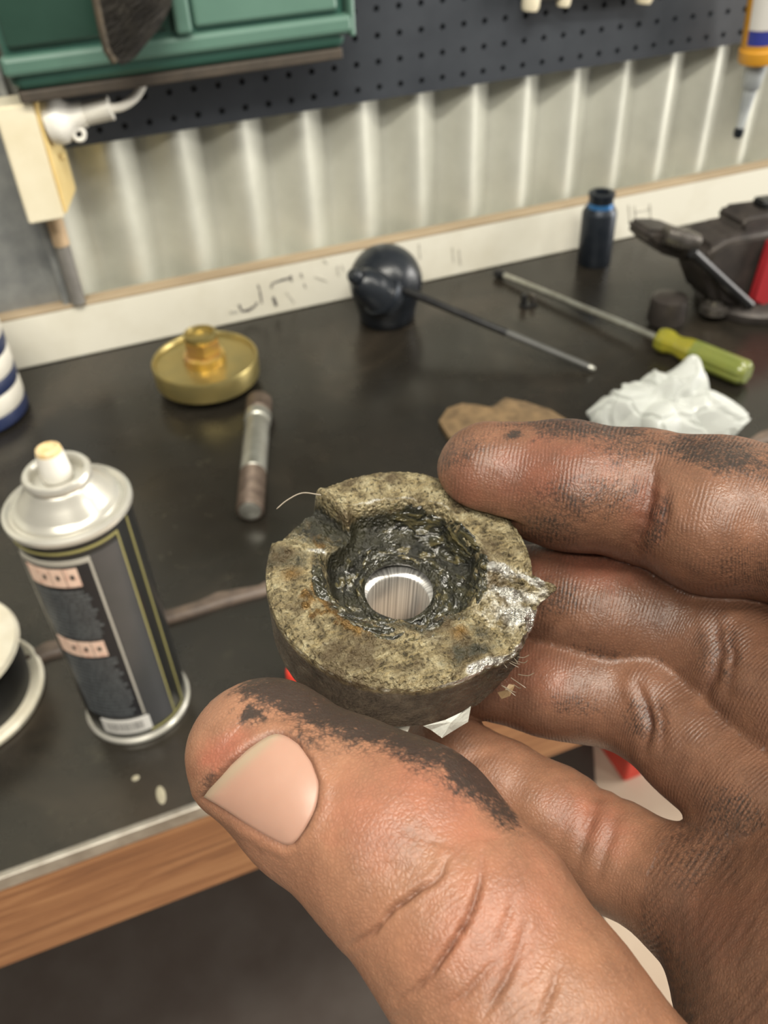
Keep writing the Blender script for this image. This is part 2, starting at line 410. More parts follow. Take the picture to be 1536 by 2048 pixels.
# ================================================================== green case, brush, plug, outlet box
gc = empty('tool_case', (0, 0, 0), label='green plastic case mounted on the pegboard, pale ribbed front', cat='case')
bm = box_bm(-0.400, -0.082, -0.068, -0.0055, 1.1905, 1.46, 0.010, 4); from_bm('body', bm, 'green_plastic', gc, False)
box('rim', -0.4035, -0.0775, -0.075, -0.058, 1.2045, 1.2205, 'green_light', gc, 0.004)
box('side_rib', -0.0805, -0.0745, -0.075, -0.030, 1.2005, 1.46, 'green_light', gc, 0.003)
box('lid_panel', -0.395, -0.255, -0.0735, -0.0675, 1.2265, 1.452, 'green_lid', gc, 0.003)
box('front_panel', -0.230, -0.092, -0.0745, -0.0675, 1.2255, 1.452, 'green_light', gc, 0.003)
box('latch', -0.249, -0.2335, -0.081, -0.0675, 1.2225, 1.29, 'green_light', gc, 0.003)
box('shelf', -0.396, -0.086, -0.064, -0.0025, 1.1800, 1.1903, 'shelf_brown', gc, 0.002)
# hanging brush: tapered block of bristles
br = empty('hand_brush', (-0.305, -0.10, 1.2), label='dark brush with black bristles hanging in front of the green case', cat='brush')
pl = [on_y(x, y, -0.10) for x, y in ((186, -60), (345, -60), (342, 0), (320, 45), (262, 118), (232, 128), (212, 110), (196, 40), (188, 0))]
bm = bmesh.new()
L = []
for dy in (-0.012, 0.012):
    L.append([bm.verts.new((p[0]+0.305, dy, p[2]-1.2)) for p in pl])
bm.faces.new(L[0]); bm.faces.new(L[1][::-1])
for i in range(len(pl)):
    j = (i+1) % len(pl); bm.faces.new((L[0][i], L[1][i], L[1][j], L[0][j]))
bmesh.ops.bevel(bm, geom=bm.edges[:], offset=0.003, segments=2, affect='EDGES')
from_bm('bristle_pad', bm, 'bristle', br)
v, f = [], []
rr = random.Random(3)
for i in range(420):   # individual tufts lying over the pad
    t = rr.random(); s = rr.random()
    x = 192+s*(150-95*max(0, t-0.25)); y = -30+t*140
    a = on_y(x, y, -0.1135-0.002*rr.random()); b = on_y(x-26-10*rr.random(), y+24+12*rr.random(), -0.1145-0.003*rr.random())
    if y+30 > 128 or x-30 < 186+max(0, y)*0.2: continue
    a = a-np.array([-0.305, -0.10, 1.2]); b = b-np.array([-0.305, -0.10, 1.2]); n = len(v); wq = 0.0008
    v += [a+(wq, 0, wq), a-(wq, 0, wq), a+(0, 0.0016, 0), b]
    f += [(n, n+1, n+3), (n+1, n+2, n+3), (n+2, n, n+3), (n, n+2, n+1)]
tag(pydata('bristle_tufts', v, f, 'bristle', br), kind='stuff')
tube('brush_edge', [on_y(x, y, -0.113)-np.array([-0.305, -0.10, 1.2]) for x, y in ((188, -50), (192, 0), (202, 50), (214, 100), (230, 124))], 0.0034, 'brush_edge', br, 8)

ob = empty('outlet_box', (-0.40, -0.004, 1.07), label='cream power outlet box with yellowed side on the left post', cat='outlet')
def prism(name, poly, z0, z1, mat, parent, bev=0.0015):
    bm = bmesh.new(); a = [bm.verts.new((x, y, z0)) for x, y in poly]; b = [bm.verts.new((x, y, z1)) for x, y in poly]
    bm.faces.new(a[::-1]); bm.faces.new(b); n = len(poly)
    for i in range(n): bm.faces.new((a[i], a[(i+1) % n], b[(i+1) % n], b[i]))
    bmesh.ops.bevel(bm, geom=bm.edges[:], offset=bev, segments=2, affect='EDGES')
    return from_bm(name, bm, mat, parent)
prism('cover', [(-0.021, -0.052), (0.0135, -0.052), (0.0135, -0.0125), (-0.021, -0.0125)], 0.0, 0.108, 'cream_plastic', ob)
prism('side_plate', [(0.0138, -0.050), (0.0165, -0.050), (0.033, 0.016), (0.0138, 0.016)], 0.003, 0.108, 'yellowed_plastic', ob)
lathe('screw', [(0.0, 0), (0.0035, 0.0), (0.0035, 0.003), (0.002, 0.0042), (0.0, 0.0042)], 'yellowed_plastic', ob, 14, Matrix.Translation((0.026, -0.018, 0.048)) @ Matrix.Rotation(PI/2, 4, 'Y'))
cd = empty('conduit_pipe', (-0.397, 0.003, ZB+0.0005), label='short tan conduit joined to a grey pipe below the outlet box', cat='pipe')
PB = on_y(92, 440, -0.02); 
tube('tan_coupling', [(0, -0.022, 0.130), (0, -0.022, 0.169)], 0.0085, 'tan_conduit', cd, 20)
tube('grey_pipe', [(0.0, -0.022, 0.063), (0.0, -0.022, 0.1295)], 0.0078, 'grey_conduit', cd, 20)
pg = empty('power_plug', (0, 0, 0), label='white plastic plug with ribbed grip and white cord under the green case', cat='plug')
p0, p1 = on_y(118, 240, -0.035), on_y(218, 217, -0.045)
ax = Vector(p1-p0); L0 = ax.length; Mx = Matrix.Translation(Vector(p0)) @ ax.to_track_quat('Z', 'Y').to_matrix().to_4x4()
k = L0
lathe('plug_body', [(0.001, -0.010), (0.021, -0.010), (0.022, -0.004), (0.021, 0.004), (0.016, 0.009), (0.0125, k*0.30), (0.0115, k*0.50), (0.001, k*0.5)], 'white_plastic', pg, 32, Mx)
pr = [(0.001, k*0.48), (0.0105, k*0.48)]
for i in range(6):
    z = k*(0.50+i*0.085); pr += [(0.0105, z), (0.0105, z+k*0.05), (0.0090, z+k*0.055), (0.0090, z+k*0.08)]
pr += [(0.0108, k*1.0), (0.0108, k*1.04), (0.001, k*1.04)]
lathe('ribbed_grip', pr, 'white_plastic', pg, 28, Mx)
lp = []
c0 = on_y(158, 269, -0.045)
for i in range(15):
    a = 2*PI*i/16; lp.append(c0+np.array([0.0052*math.cos(a), 0, 0.0052*math.sin(a)]))
lp.append(lp[0]); tube('hanging_loop', lp, 0.0022, 'white_plastic', pg, 8)
tube('cord', bez([on_y(218, 217, -0.045), on_y(245, 212, -0.045), on_y(272, 192, -0.043), on_y(288, 160, -0.040), on_y(294, 120, -0.040)], 8), 0.0042, 'white_plastic', pg, 12)

# hanging tool at the top (only its lower end is in view) and silicone cartridge
ht = empty('hanging_clamp', (0, 0, 0), label='grey bar tool with cream ends hanging at the top of the pegboard', cat='tool')
q0, q1 = on_y(1062, 2, -0.02), on_y(1290, -12, -0.02)
tube('bar', [q0+(0, 0, 0.008), q0*0.5+q1*0.5+(0, 0, 0.0075), q1+(0, 0, 0.008)], 0.0085, 'grey_tool', ht, 14)
for q, s in ((q0, 1), (q0*0.72+q1*0.28, 0.8), (q1, 1)):
    lathe('end_cap', [(0.001, -0.010), (0.0085, -0.010), (0.0100, -0.006), (0.0100, 0.016), (0.0085, 0.02), (0.001, 0.02)], 'cream_plastic', ht, 20, Matrix.Translation(Vector(q)+Vector((0, 0, 0.001))) @ Matrix.Rotation(0.1, 4, 'Y') @ Matrix.Diagonal((s, s, s, 1)))
tube('hook', [q0*0.5+q1*0.5+np.array([0, 0.018, 0.05]), q0*0.5+q1*0.5+np.array([0, 0.0, 0.05]), q0*0.5+q1*0.5+np.array([0, 0.0, 0.01])], 0.003, 'grey_tool', ht, 8)
st = empty('sealant_cartridge', (0, 0, 0), label='orange and blue sealant cartridge hanging nozzle down by the pegboard', cat='cartridge')
a0 = on_y(1517, 121, -0.05); a1 = on_y(1560, -160, -0.05); ax = Vector(a1-a0); k = ax.length
Mx = Matrix.Translation(Vector(a0)) @ ax.to_track_quat('Z', 'X').to_matrix().to_4x4()
lathe('tube', [(0.001, 0.0), (0.0235, 0.0), (0.0245, 0.002), (0.0245, 0.014), (0.0225, 0.016), (0.0225, k*1.3), (0.001, k*1.3)], 'silicone_tube', st, 40, Mx)
def cylpatch(name, r, a0, a1, z0, z1, mat, parent, M, n=14, th=0.0005):
    v, f = [], []
    for i in range(n+1):
        a = a0+(a1-a0)*i/n
        for rr_, z in ((r, z0), (r, z1), (r-th, z1), (r-th, z0)): v.append((rr_*math.cos(a), rr_*math.sin(a), z))
    for i in range(n):
        p, q = i*4, i*4+4; f += [(p, q, q+1, p+1), (p+1, q+1, q+2, p+2), (p+3, p, q, q+3)]
    f += [(0, 1, 2, 3), (n*4+3, n*4+2, n*4+1, n*4)]
    me = bpy.data.meshes.new(name); me.from_pydata(v, [], f); me.transform(M); me.update()
    return link(name, me, mat, parent, False)
dirl = Mx.inverted() @ Vector(CAM); al = math.atan2(dirl.y, dirl.x)
cylpatch('blue_label', 0.0229, al-0.75, al+1.2, 0.022, 0.038, 'tube_blue', st, Mx)
cylpatch('white_label', 0.0229, al-0.75, al+1.2, 0.0385, k*1.2, 'label_white', st, Mx)
b0 = on_y(1515, 123, -0.05); b1 = on_y(1478, 262, -0.05); ax = Vector(b1-b0); kk = ax.length
Mn = Matrix.Translation(Vector(b0)) @ ax.to_track_quat('Z', 'X').to_matrix().to_4x4()
lathe('nozzle', [(0.001, 0.0005), (0.0135, 0.0005), (0.0125, 0.012), (0.0105, 0.03), (0.0085, 0.032), (0.0048, kk-0.004), (0.001, kk-0.004)], 'nozzle_clear', st, 28, Mn)
lathe('nozzle_tip', [(0.001, kk-0.004), (0.0062, kk-0.003), (0.0064, kk+0.004), (0.0045, kk+0.008), (0.001, kk+0.008)], 'black_rubber', st, 20, Mn)

# ================================================================== BENCH ITEMS
# --- striped cup
cc = on_z(-42, 830, ZB); cup = empty('striped_cup', (cc[0], cc[1], ZB), label='navy and white striped cup at the left edge of the bench', cat='cup')
bands = [(0.0, 0.016, 'navy'), (0.016, 0.037, 'cup_white'), (0.037, 0.052, 'navy'), (0.052, 0.073, 'cup_white'), (0.073, 0.088, 'navy'), (0.088, 0.115, 'cup_white')]
for z0, z1, m_ in bands:
    r = 0.050 if z0 > 0 else 0.047
    lathe('stripe_band', [(0.001 if z0 == 0 else 0.043, z0), (r, z0), (0.0512, z0+0.004), (0.0512, z1-0.004), (0.050, z1), (0.043, z1)] + ([] if z0 else [(0.043, 0.006), (0.001, 0.006)]), m_, cup, 56, closed=False)
# --- white-rimmed reel
cc = on_z(-80, 1400, ZF); reel = empty('cable_reel', (cc[0], cc[1], ZF), label='black reel with white rims beside the spray can', cat='reel')
lathe('bottom_flange', [(0.012, 0), (0.058, 0), (0.0605, 0.002), (0.0605, 0.005), (0.058, 0.007), (0.054, 0.0055), (0.012, 0.0055)], 'reel_white', reel, 72)
lathe('spool_core', [(0.010, 0.0056), (0.051, 0.0056), (0.0525, 0.02), (0.051, 0.0475), (0.010, 0.0475)], 'reel_black', reel, 64)
lathe('top_flange', [(0.041, 0.0476), (0.055, 0.0476), (0.057, 0.050), (0.055, 0.0535), (0.043, 0.0535), (0.041, 0.051), (0.041, 0.0476)], 'reel_white', reel, 72, closed=False)
for i in range(3):
    a = 0.15+i*2*PI/3
    bm = box_bm(0.010, 0.0415, -0.0045, 0.0045, 0.0478, 0.0525, 0.0015); me = bpy.data.meshes.new('spoke'); bm.to_mesh(me); bm.free(); me.transform(Matrix.Rotation(a, 4, 'Z')); link('spoke', me, 'reel_white', reel)
lathe('hub', [(0.004, 0.0477), (0.012, 0.0477), (0.012, 0.056), (0.004, 0.056), (0.004, 0.0477)], 'reel_white', reel, 32, closed=False)
# --- spray can
Rc = 0.0345
cc = (on_z(165, 1430, ZF+0.003)+on_z(388, 1378, ZF+0.003))/2
can = empty('spray_can', (cc[0], cc[1]+0.002, ZF), label='black and grey aerosol can with white nozzle and pale metal dome', cat='spray can')
HC = 0.184
lathe('body', [(0.001, 0.003), (Rc-0.004, 0.003), (Rc-0.0015, 0.0035), (Rc, 0.006), (Rc, HC), (0.001, HC)], 'can_black', can, 72)
lathe('bottom_rim', [(Rc-0.003, 0), (Rc+0.0008, 0), (Rc+0.0022, 0.0015), (Rc+0.0022, 0.004), (Rc+0.0006, 0.0055), (Rc-0.003, 0.0055), (Rc-0.003, 0)], 'can_dome', can, 72, closed=False)
lathe('dome', [(Rc-0.006, HC+0.0002), (Rc+0.0008, HC+0.0002), (Rc+0.0024, HC+0.002), (Rc+0.0022, HC+0.0045), (Rc+0.0002, HC+0.0055), (Rc-0.0022, HC+0.0035), (Rc-0.0034, HC+0.004), (Rc-0.0042, HC+0.0062), (Rc-0.0066, HC+0.0075), (Rc-0.0078, HC+0.009), (Rc-0.0115, HC+0.0150), (Rc-0.0150, HC+0.0190), (0.0188, HC+0.0210), (0.0180, HC+0.0216), (0.0180, HC+0.0230), (0.0192, HC+0.0240), (0.0192, HC+0.0265), (0.0180, HC+0.0280), (0.0158, HC+0.0280), (0.0146, HC+0.0265), (0.0143, HC+0.0215), (0.001, HC+0.0215)], 'can_dome', can, 72)
lathe('valve_cup', [(0.001, HC+0.0216), (0.0085, HC+0.0216), (0.0080, HC+0.0240), (0.001, HC+0.0240)], 'can_dome', can, 32)
lathe('nozzle', [(0.001, HC+0.0241), (0.0084, HC+0.0241), (0.0086, HC+0.0275), (0.0074, HC+0.0405), (0.001, HC+0.0405)], 'white_plastic', can, 32)
lathe('nozzle_top', [(0.001, HC+0.0406), (0.0073, HC+0.0406), (0.0068, HC+0.0430), (0.0052, HC+0.0440), (0.0044, HC+0.0425), (0.001, HC+0.0425)], 'nozzle_tan', can, 32)
# label panels (angles about the can axis; face towards viewer)
va = math.atan2(CAM[1]-can.location[1], CAM[0]-can.location[0])
I4 = Matrix.Identity(4)
D = math.radians
lab0, lab1 = va-D(72), va+D(0)          # text panel (left of the face)
cylpatch('grey_panel', Rc+0.0003, va+D(3), va+D(34), 0.012, HC-0.010, 'label_grey', can, I4, 12)
cylpatch('text_panel', Rc+0.0003, lab0, lab1, 0.028, HC-0.014, 'label_dark', can, I4, 24)
cylpatch('panel_frame', Rc+0.0005, lab1, lab1+D(2.4), 0.028, HC-0.011, 'label_frame', can, I4, 2, 0.0008)
cylpatch('panel_frame', Rc+0.0005, lab0, lab1+D(2.4), HC-0.014, HC-0.0105, 'label_frame', can, I4, 24, 0.0008)
for a in (34, 52): cylpatch('gold_line', Rc+0.0005, va+D(a), va+D(a+1.9), 0.010, HC-0.004 if a == 34 else HC-0.002, 'label_gold', can, I4, 2, 0.0008)
cylpatch('gold_line', Rc+0.0005, lab0-0.4, va+D(34), HC-0.0055, HC-0.0040, 'label_gold', can, I4, 30, 0.0008)
cylpatch('gold_line', Rc+0.0005, va+D(3), va+D(52), 0.0085, 0.0097, 'label_gold', can, I4, 20, 0.0008)
cylpatch('barcode_panel', Rc+0.0005, va-D(50), va+D(5), 0.0115, 0.0255, 'label_white', can, I4, 20, 0.0008)
rr = random.Random(11)
a = -44.0
while a < -4:
    w_ = rr.choice((0.5, 0.8, 1.3)); cylpatch('barcode_bar', Rc+0.0007, va+D(a), va+D(a+w_), 0.0150, 0.0228, 'label_bar', can, I4, 1, 0.0006); a += w_+rr.choice((0.7, 1.1, 1.6))
def wordmark(z0, z1, a0, a1, skew=0):
    n = 4; wd = (a1-a0)/n
    for i in range(n):
        s, e = va+D(a0+i*wd+0.3), va+D(a0+(i+1)*wd-0.5)
        cylpatch('wordmark_letter', Rc+0.0006, s, e, z0, z1, 'label_pink', can, I4, 4, 0.0008)
        if i != 0: cylpatch('letter_gap', Rc+0.0008, s+(e-s)*0.38, s+(e-s)*0.66, z0+(z1-z0)*0.42, z0+(z1-z0)*0.66, 'label_dark', can, I4, 2, 0.0006)
wordmark(HC-0.0305, HC-0.0165, -66, -12)
wordmark(0.092, 0.1055, -66, -12)
def text_rows(z0, z1, n, amax):
    dz = (z1-z0)/n
    for i in range(n):
        z = z0+i*dz; a = -64.0; end = amax-rr.random()*9
        while a < end:
            l = 4+rr.random()*8; cylpatch('print_line', Rc+0.0006, va+D(a), va+D(min(a+l, end)), z, z+dz*0.55, 'label_print', can, I4, 3, 0.0006); a += l+0.8
text_rows(0.1085, 0.1510, 13, -6); text_rows(0.031, 0.0905, 16, -4)

# --- gold zinc disc with hub
cc = on_z(420, 770, ZB); gd = empty('gold_disc', (cc[0], cc[1], ZB), (D(1), 0, 0), label='gold plated round steel disc with a threaded hub', cat='disc')
lathe('stem', [(0.001, 0), (0.011, 0), (0.0115, 0.001), (0.0115, 0.011), (0.001, 0.011)], 'gold_zinc', gd, 32)
lathe('disc', [(0.001, 0.0112), (0.0535, 0.0112), (0.0552, 0.0128), (0.0560, 0.0330), (0.0550, 0.0350), (0.0535, 0.0352), (0.0520, 0.0335), (0.0512, 0.0308), (0.001, 0.0306)], 'gold_zinc', gd, 80)
lathe('hub_collar', [(0.001, 0.0307), (0.0220, 0.0307), (0.0215, 0.0395), (0.0180, 0.0420), (0.001, 0.0420)], 'gold_bright', gd, 40)
hx = [(0.0195*math.cos(i*PI/3+0.4), 0.0195*math.sin(i*PI/3+0.4)) for i in range(6)]
prism('hex_nut', hx, 0.0421, 0.0580, 'gold_bright', gd, 0.001)
lathe('hub_socket', [(0.0100, 0.0581), (0.0168, 0.0581), (0.0174, 0.0595), (0.0170, 0.0640), (0.0140, 0.0650), (0.0125, 0.0600), (0.001, 0.0600)], 'gold_zinc', gd, 40, closed=False)
# --- steel stud lying on the bench
s0, s1 = on_z(504, 1046, ZB), on_z(522, 826, ZB)
ax = Vector(s1-s0); k = ax.length; stud = empty('steel_stud', (s0[0], s0[1], ZB), label='worn steel stud lying on the bench below the gold disc', cat='stud')
Ms = Matrix.Translation((0, 0, 0.0135)) @ ax.to_track_quat('Z', 'Y').to_matrix().to_4x4()
def stud_part(name, r, z0, z1, mat, ch=0.0012): return lathe(name, [(0.001, z0), (r-ch, z0), (r, z0+ch), (r, z1-ch), (r-ch, z1), (0.001, z1)], mat, stud, 32, Ms)
pr = [(0.001, 0.0), (0.0105, 0.0), (0.0122, 0.0018)]
z = 0.002
while z < k*0.30: pr += [(0.0122, z), (0.0114, z+0.0007), (0.0122, z+0.0014)]; z += 0.0015
pr += [(0.001, z)]
lathe('thread', pr, 'rusty_steel', stud, 32, Ms); zt = z
lathe('end_face', [(0.001, -0.0006), (0.0090, -0.0006), (0.0096, -0.0001), (0.001, -0.0001)], 'bare_steel', stud, 28, Ms)
stud_part('shank', 0.0122, zt+0.0001, k*0.78, 'bare_steel')
stud_part('collar', 0.0134, k*0.78+0.0001, k*0.86, 'bare_steel')
stud_part('head', 0.0131, k*0.86+0.0001, k*1.02, 'rusty_steel', 0.003)
# --- black rubber bulb and the rod leaning on it
cb = on_z(782, 645, ZB); bl = empty('rubber_bulb', (cb[0], cb[1]+0.012, ZB), label='round black rubber bulb with a short conical spout in front of the upstand', cat='bulb')
Rb = 0.0425; zc = 0.047
pr = []
for i in range(25):
    t = -PI/2+PI*i/24; z_ = zc+Rb*math.sin(t); r_ = Rb*math.cos(t)
    if z_ < 0.016: continue
    pr.append((max(r_, 0.0006), z_))
pr = [(0.001, 0.0), (0.031, 0.0), (0.033, 0.002), (0.034, 0.012)] + [(r_, z_) for r_, z_ in pr if z_ > 0.03]
lathe('bulb', pr, 'black_rubber', bl, 56)
bw = np.array([bl.location[0], bl.location[1], bl.location[2]])
def near(px, py, ref):       # point on the pixel ray at the distance of ref
    d = ray(px, py); return CAM + d*(np.dot(np.array(ref)-CAM, FW))
n0 = near(765, 590, bw+np.array([0, -0.036, zc])); n1 = near(708, 551, bw+np.array([-0.03, -0.055, zc+0.02]))
ax = Vector(n1-n0); k = ax.length; Mb = Matrix.Translation(Vector(n0)-bl.location) @ ax.to_track_quat('Z', 'Y').to_matrix().to_4x4()
lathe('spout', [(0.001, -0.010), (0.0240, -0.010), (0.0240, 0.003), (0.0220, 0.005), (0.0205, k*0.45), (0.0155, k*0.75), (0.0100, k*0.86), (0.001, k*0.86)], 'black_rubber', bl, 36, Mb)
lathe('spout_tip', [(0.001, k*0.86), (0.0072, k*0.86), (0.0084, k*0.92), (0.0084, k*1.03), (0.0060, k*1.1), (0.001, k*1.1)], 'black_rubber', bl, 28, Mb)
lathe('spout_ring', [(0.0215, -0.002), (0.0250, -0.002), (0.0255, 0.001), (0.0250, 0.004), (0.0215, 0.004), (0.0215, -0.002)], 'socket_black', bl, 36, Mb, closed=False)
r0 = near(808, 580, bw+np.array([0.012, -0.052, zc])); r1 = on_z(1190, 739, ZB+0.0042)
rod = empty('black_rod', tuple(r1), label='thin black steel rod with a worn silver tip leaning on the rubber bulb', cat='rod')
q = lambda t: (r0*(1-t)+r1*t)-r1
tube('shaft', [q(t) for t in (0, 0.03, 0.55)], [0.0036, 0.0044, 0.0042], 'black_steel', rod, 14)
tube('worn_shaft', [q(0.551), q(0.75), q(0.97)], [0.0041, 0.0038, 0.0034], 'grey_tool', rod, 14)
tube('tip', [q(0.9705), q(0.985), q(1.0)], [0.0034, 0.0034, 0.002], 'bare_steel', rod, 14)
# --- impact socket
cs = on_z(1187, 524, ZB); so = empty('impact_socket', (cs[0], cs[1], ZB), label='black deep impact socket with a blue neck standing by the upstand', cat='socket')
lathe('barrel', [(0.001, 0), (0.0205, 0), (0.0215, 0.0015), (0.0215, 0.066), (0.0205, 0.0685), (0.0175, 0.0735), (0.001, 0.0735)], 'socket_black', so, 48)
lathe('blue_band', [(0.0100, 0.0736), (0.0165, 0.0736), (0.0155, 0.0790), (0.0100, 0.0790)], 'socket_blue', so, 40)
lathe('neck', [(0.0080, 0.0791), (0.0150, 0.0791), (0.0155, 0.0860), (0.0165, 0.0880), (0.0165, 0.0905), (0.0150, 0.0915), (0.0100, 0.0915), (0.0095, 0.0840), (0.001, 0.0840)], 'socket_black', so, 40, closed=False)
# --- screwdriver
h1, h0, t1 = on_z(1478, 742, ZB+0.014), on_z(1330, 682, ZB+0.014), on_z(992, 545, ZB+0.006)
sd = empty('screwdriver', (h1[0], h1[1], ZB), label='long flat screwdriver with a yellow green clear handle', cat='screwdriver')
ax = Vector(h0-h1); k = ax.length; Md = Matrix.Translation((0, 0, 0.0141)) @ ax.to_track_quat('Z', 'Y').to_matrix().to_4x4()
def fluted(name, prof, mat, nfl=6, depth=0.10, seg=72, Mx=Md):
    v, f = [], []
    for r, z in prof:
        for i in range(seg):
            a = 2*PI*i/seg; q_ = r*(1-depth*max(0, math.cos(nfl*a))**2); v.append((q_*math.cos(a), q_*math.sin(a), z))
    n = len(prof)
    for j in range(n-1):
        for i in range(seg): q_ = (i+1) % seg; f.append((j*seg+i, j*seg+q_, (j+1)*seg+q_, (j+1)*seg+i))
    f += [tuple(reversed(range(seg))), tuple((n-1)*seg+i for i in range(seg))]
    me = bpy.data.meshes.new(name); me.from_pydata(v, [], f); me.transform(Mx); me.update(); o = link(name, me, mat, sd, True); mark_sharp(me, 45); return o
fluted('handle', [(0.002, -0.010), (0.010, -0.010), (0.0136, -0.006), (0.0140, 0.0), (0.0140, k*0.60)], 'driver_green')
fluted('handle_neck', [(0.0139, k*0.601), (0.0135, k*0.68), (0.0110, k*0.80), (0.0112, k*0.88), (0.0135, k*0.94), (0.0138, k*1.02), (0.0120, k*1.08), (0.002, k*1.09)], 'driver_yellow', depth=0.06)
e0 = h0-h1+np.array([0, 0, 0.0141]); e1 = t1-h1; e1[2] = 0.0062; dv = (e1-e0)
tube('blade_shaft', [e0, e0+dv*0.94], 0.0040, 'bare_steel', sd, 16)
tube('blade_tip', [e0+dv*0.9401, e0+dv*0.97, e0+dv], [0.0044, 0.0058, 0.0050], 'black_steel', sd, 12)
# small clip under the shaft
k0 = on_z(1056, 612, ZB); cl = empty('metal_clip', (k0[0], k0[1], ZB), label='small dark metal clip standing under the screwdriver shaft', cat='clip')
box('base', -0.010, 0.010, -0.006, 0.006, 0.0, 0.003, 'black_steel', cl, 0.001)
box('prong', -0.009, -0.004, -0.004, 0.004, 0.003, 0.017, 'black_steel', cl, 0.001)
box('prong', 0.004, 0.008, -0.004, 0.004, 0.003, 0.014, 'worn_iron', cl, 0.001)
# --- crumpled plastic bag
def crumple(name, loc, pts, mat, label, cat, seed, amp, sub=5):
    o = empty(name, loc, label=label, cat=cat); return o
bg = on_z(1318, 852, ZB)
# folded film: big flat facets that meet in creases
bm = bmesh.new(); bmesh.ops.create_icosphere(bm, subdivisions=6, radius=1.0)
P = np.array([v.co[:] for v in bm.verts])
peaks = [((0.50, 0.45, 0.80), 1.22), ((0.62, 0.30, 0.62), 1.12), ((-0.10, 0.40, 0.80), 1.00), ((-0.60, 0.25, 0.55), 0.98), ((-1.0, 0.0, 0.22), 1.30), ((0.95, -0.25, 0.10), 1.38), ((0.55, -0.85, 0.2), 1.0), ((-0.3, -0.9, 0.3), 1.0), ((0.1, 0.0, 0.9), 0.86), ((0.2, 0.9, 0.2), 1.0), ((-0.7, -0.5, 0.15), 1.0)]
# support planes: radial distance of a rough convex hull, then folded inward between the peaks
rad = np.full(len(P), 0.42)
for d_, a_ in peaks:
    d_ = np.array(d_)/np.linalg.norm(d_); ang = np.arccos(np.clip(P@d_, -1, 1)); rad = np.maximum(rad, a_*(1-0.62*ang+0.10*ang*ang))
wp = P+0.25*np.stack([vnoise(P*2+5), vnoise(P*2+25), vnoise(P*2+45)], -1)
crv = rng.normal(size=(26, 3)); crv /= np.linalg.norm(crv, axis=1)[:, None]
dd = np.sort(np.arccos(np.clip((wp/np.linalg.norm(wp, axis=1)[:, None])@crv.T, -1, 1)), axis=1)
rad *= 0.86+0.42*dd[:, 0]-0.10*np.exp(-((dd[:, 1]-dd[:, 0])/0.05)**2)
Q = P*rad[:, None]*np.array([0.060, 0.045, 0.066]); Q[:, 2] = np.maximum(Q[:, 2], -0.004)+0.0042
for v_, q_ in zip(bm.verts, Q): v_.co = q_
bag = from_bm('plastic_bag', bm, 'bag'); bag.location = tuple(map(float, bg)); bag.rotation_euler = (0, 0, -0.33)
tag(bag, 'crumpled clear plastic bag lying beside the screwdriver handle', 'bag')
# --- brown greasy card
cr = on_z(1000, 842, ZB)
def slab(name, outline, th, mat, label, cat, hole=None, bow=0.004, seed=0):
    n = len(outline); ctr = np.mean([p for p in outline], axis=0); v, f = [], []; rings = (0.0, 0.3, 0.6, 0.85, 1.0)
    base = np.array([ctr[0], ctr[1]])
    for k_ in (1, 0):
        for s in rings:
            for (x, y) in outline:
                xx, yy = base[0]+(x-base[0])*max(s, 0.02), base[1]+(y-base[1])*max(s, 0.02)
                z = bow*(1.0-s*s)+0.0012*math.sin(xx*260+seed)*math.cos(yy*330)
                v.append((xx, yy, max(0, z)+0.0013+th*k_-0.0013*(1-k_)))
    m_ = len(rings)*n
    for k_ in (0, 1):
        for j in range(len(rings)-1):
            for i in range(n):
                q_ = (i+1) % n; a = k_*m_+j*n+i; b = k_*m_+j*n+q_; fc = (a, b, b+n, a+n); f.append(fc if k_ else fc[::-1])
        f.append(tuple(k_*m_+i for i in range(n)))
    for i in range(n):
        q_ = (i+1) % n; a = (len(rings)-1)*n; f.append((a+i, a+q_, m_+a+q_, m_+a+i))
    o = pydata(name, v, f, mat, None, True); mark_sharp(o.data, 50); return tag(o, label, cat)
pts = [on_z(x, y, ZB)[:2]-cr[:2] for x, y in ((878, 850), (895, 826), (925, 815), (955, 826), (985, 822), (1010, 806), (1050, 812), (1100, 828), (1135, 850), (1100, 890), (1000, 905), (900, 885))]
rg = slab('greasy_gasket', pts, 0.004, 'card_brown', 'brown greasy scrap of gasket lying behind the index finger', 'scrap', bow=0.007)
rg.location = (cr[0], cr[1], ZB)
hp = on_z(1020, 826, ZB)-cr
lathe('bolt_hole', [(0.001, 0.0), (0.0036, 0.0), (0.0036, 0.0004), (0.001, 0.0004)], 'black_rubber', rg, 18, Matrix.Translation((hp[0], hp[1], 0.0088)))
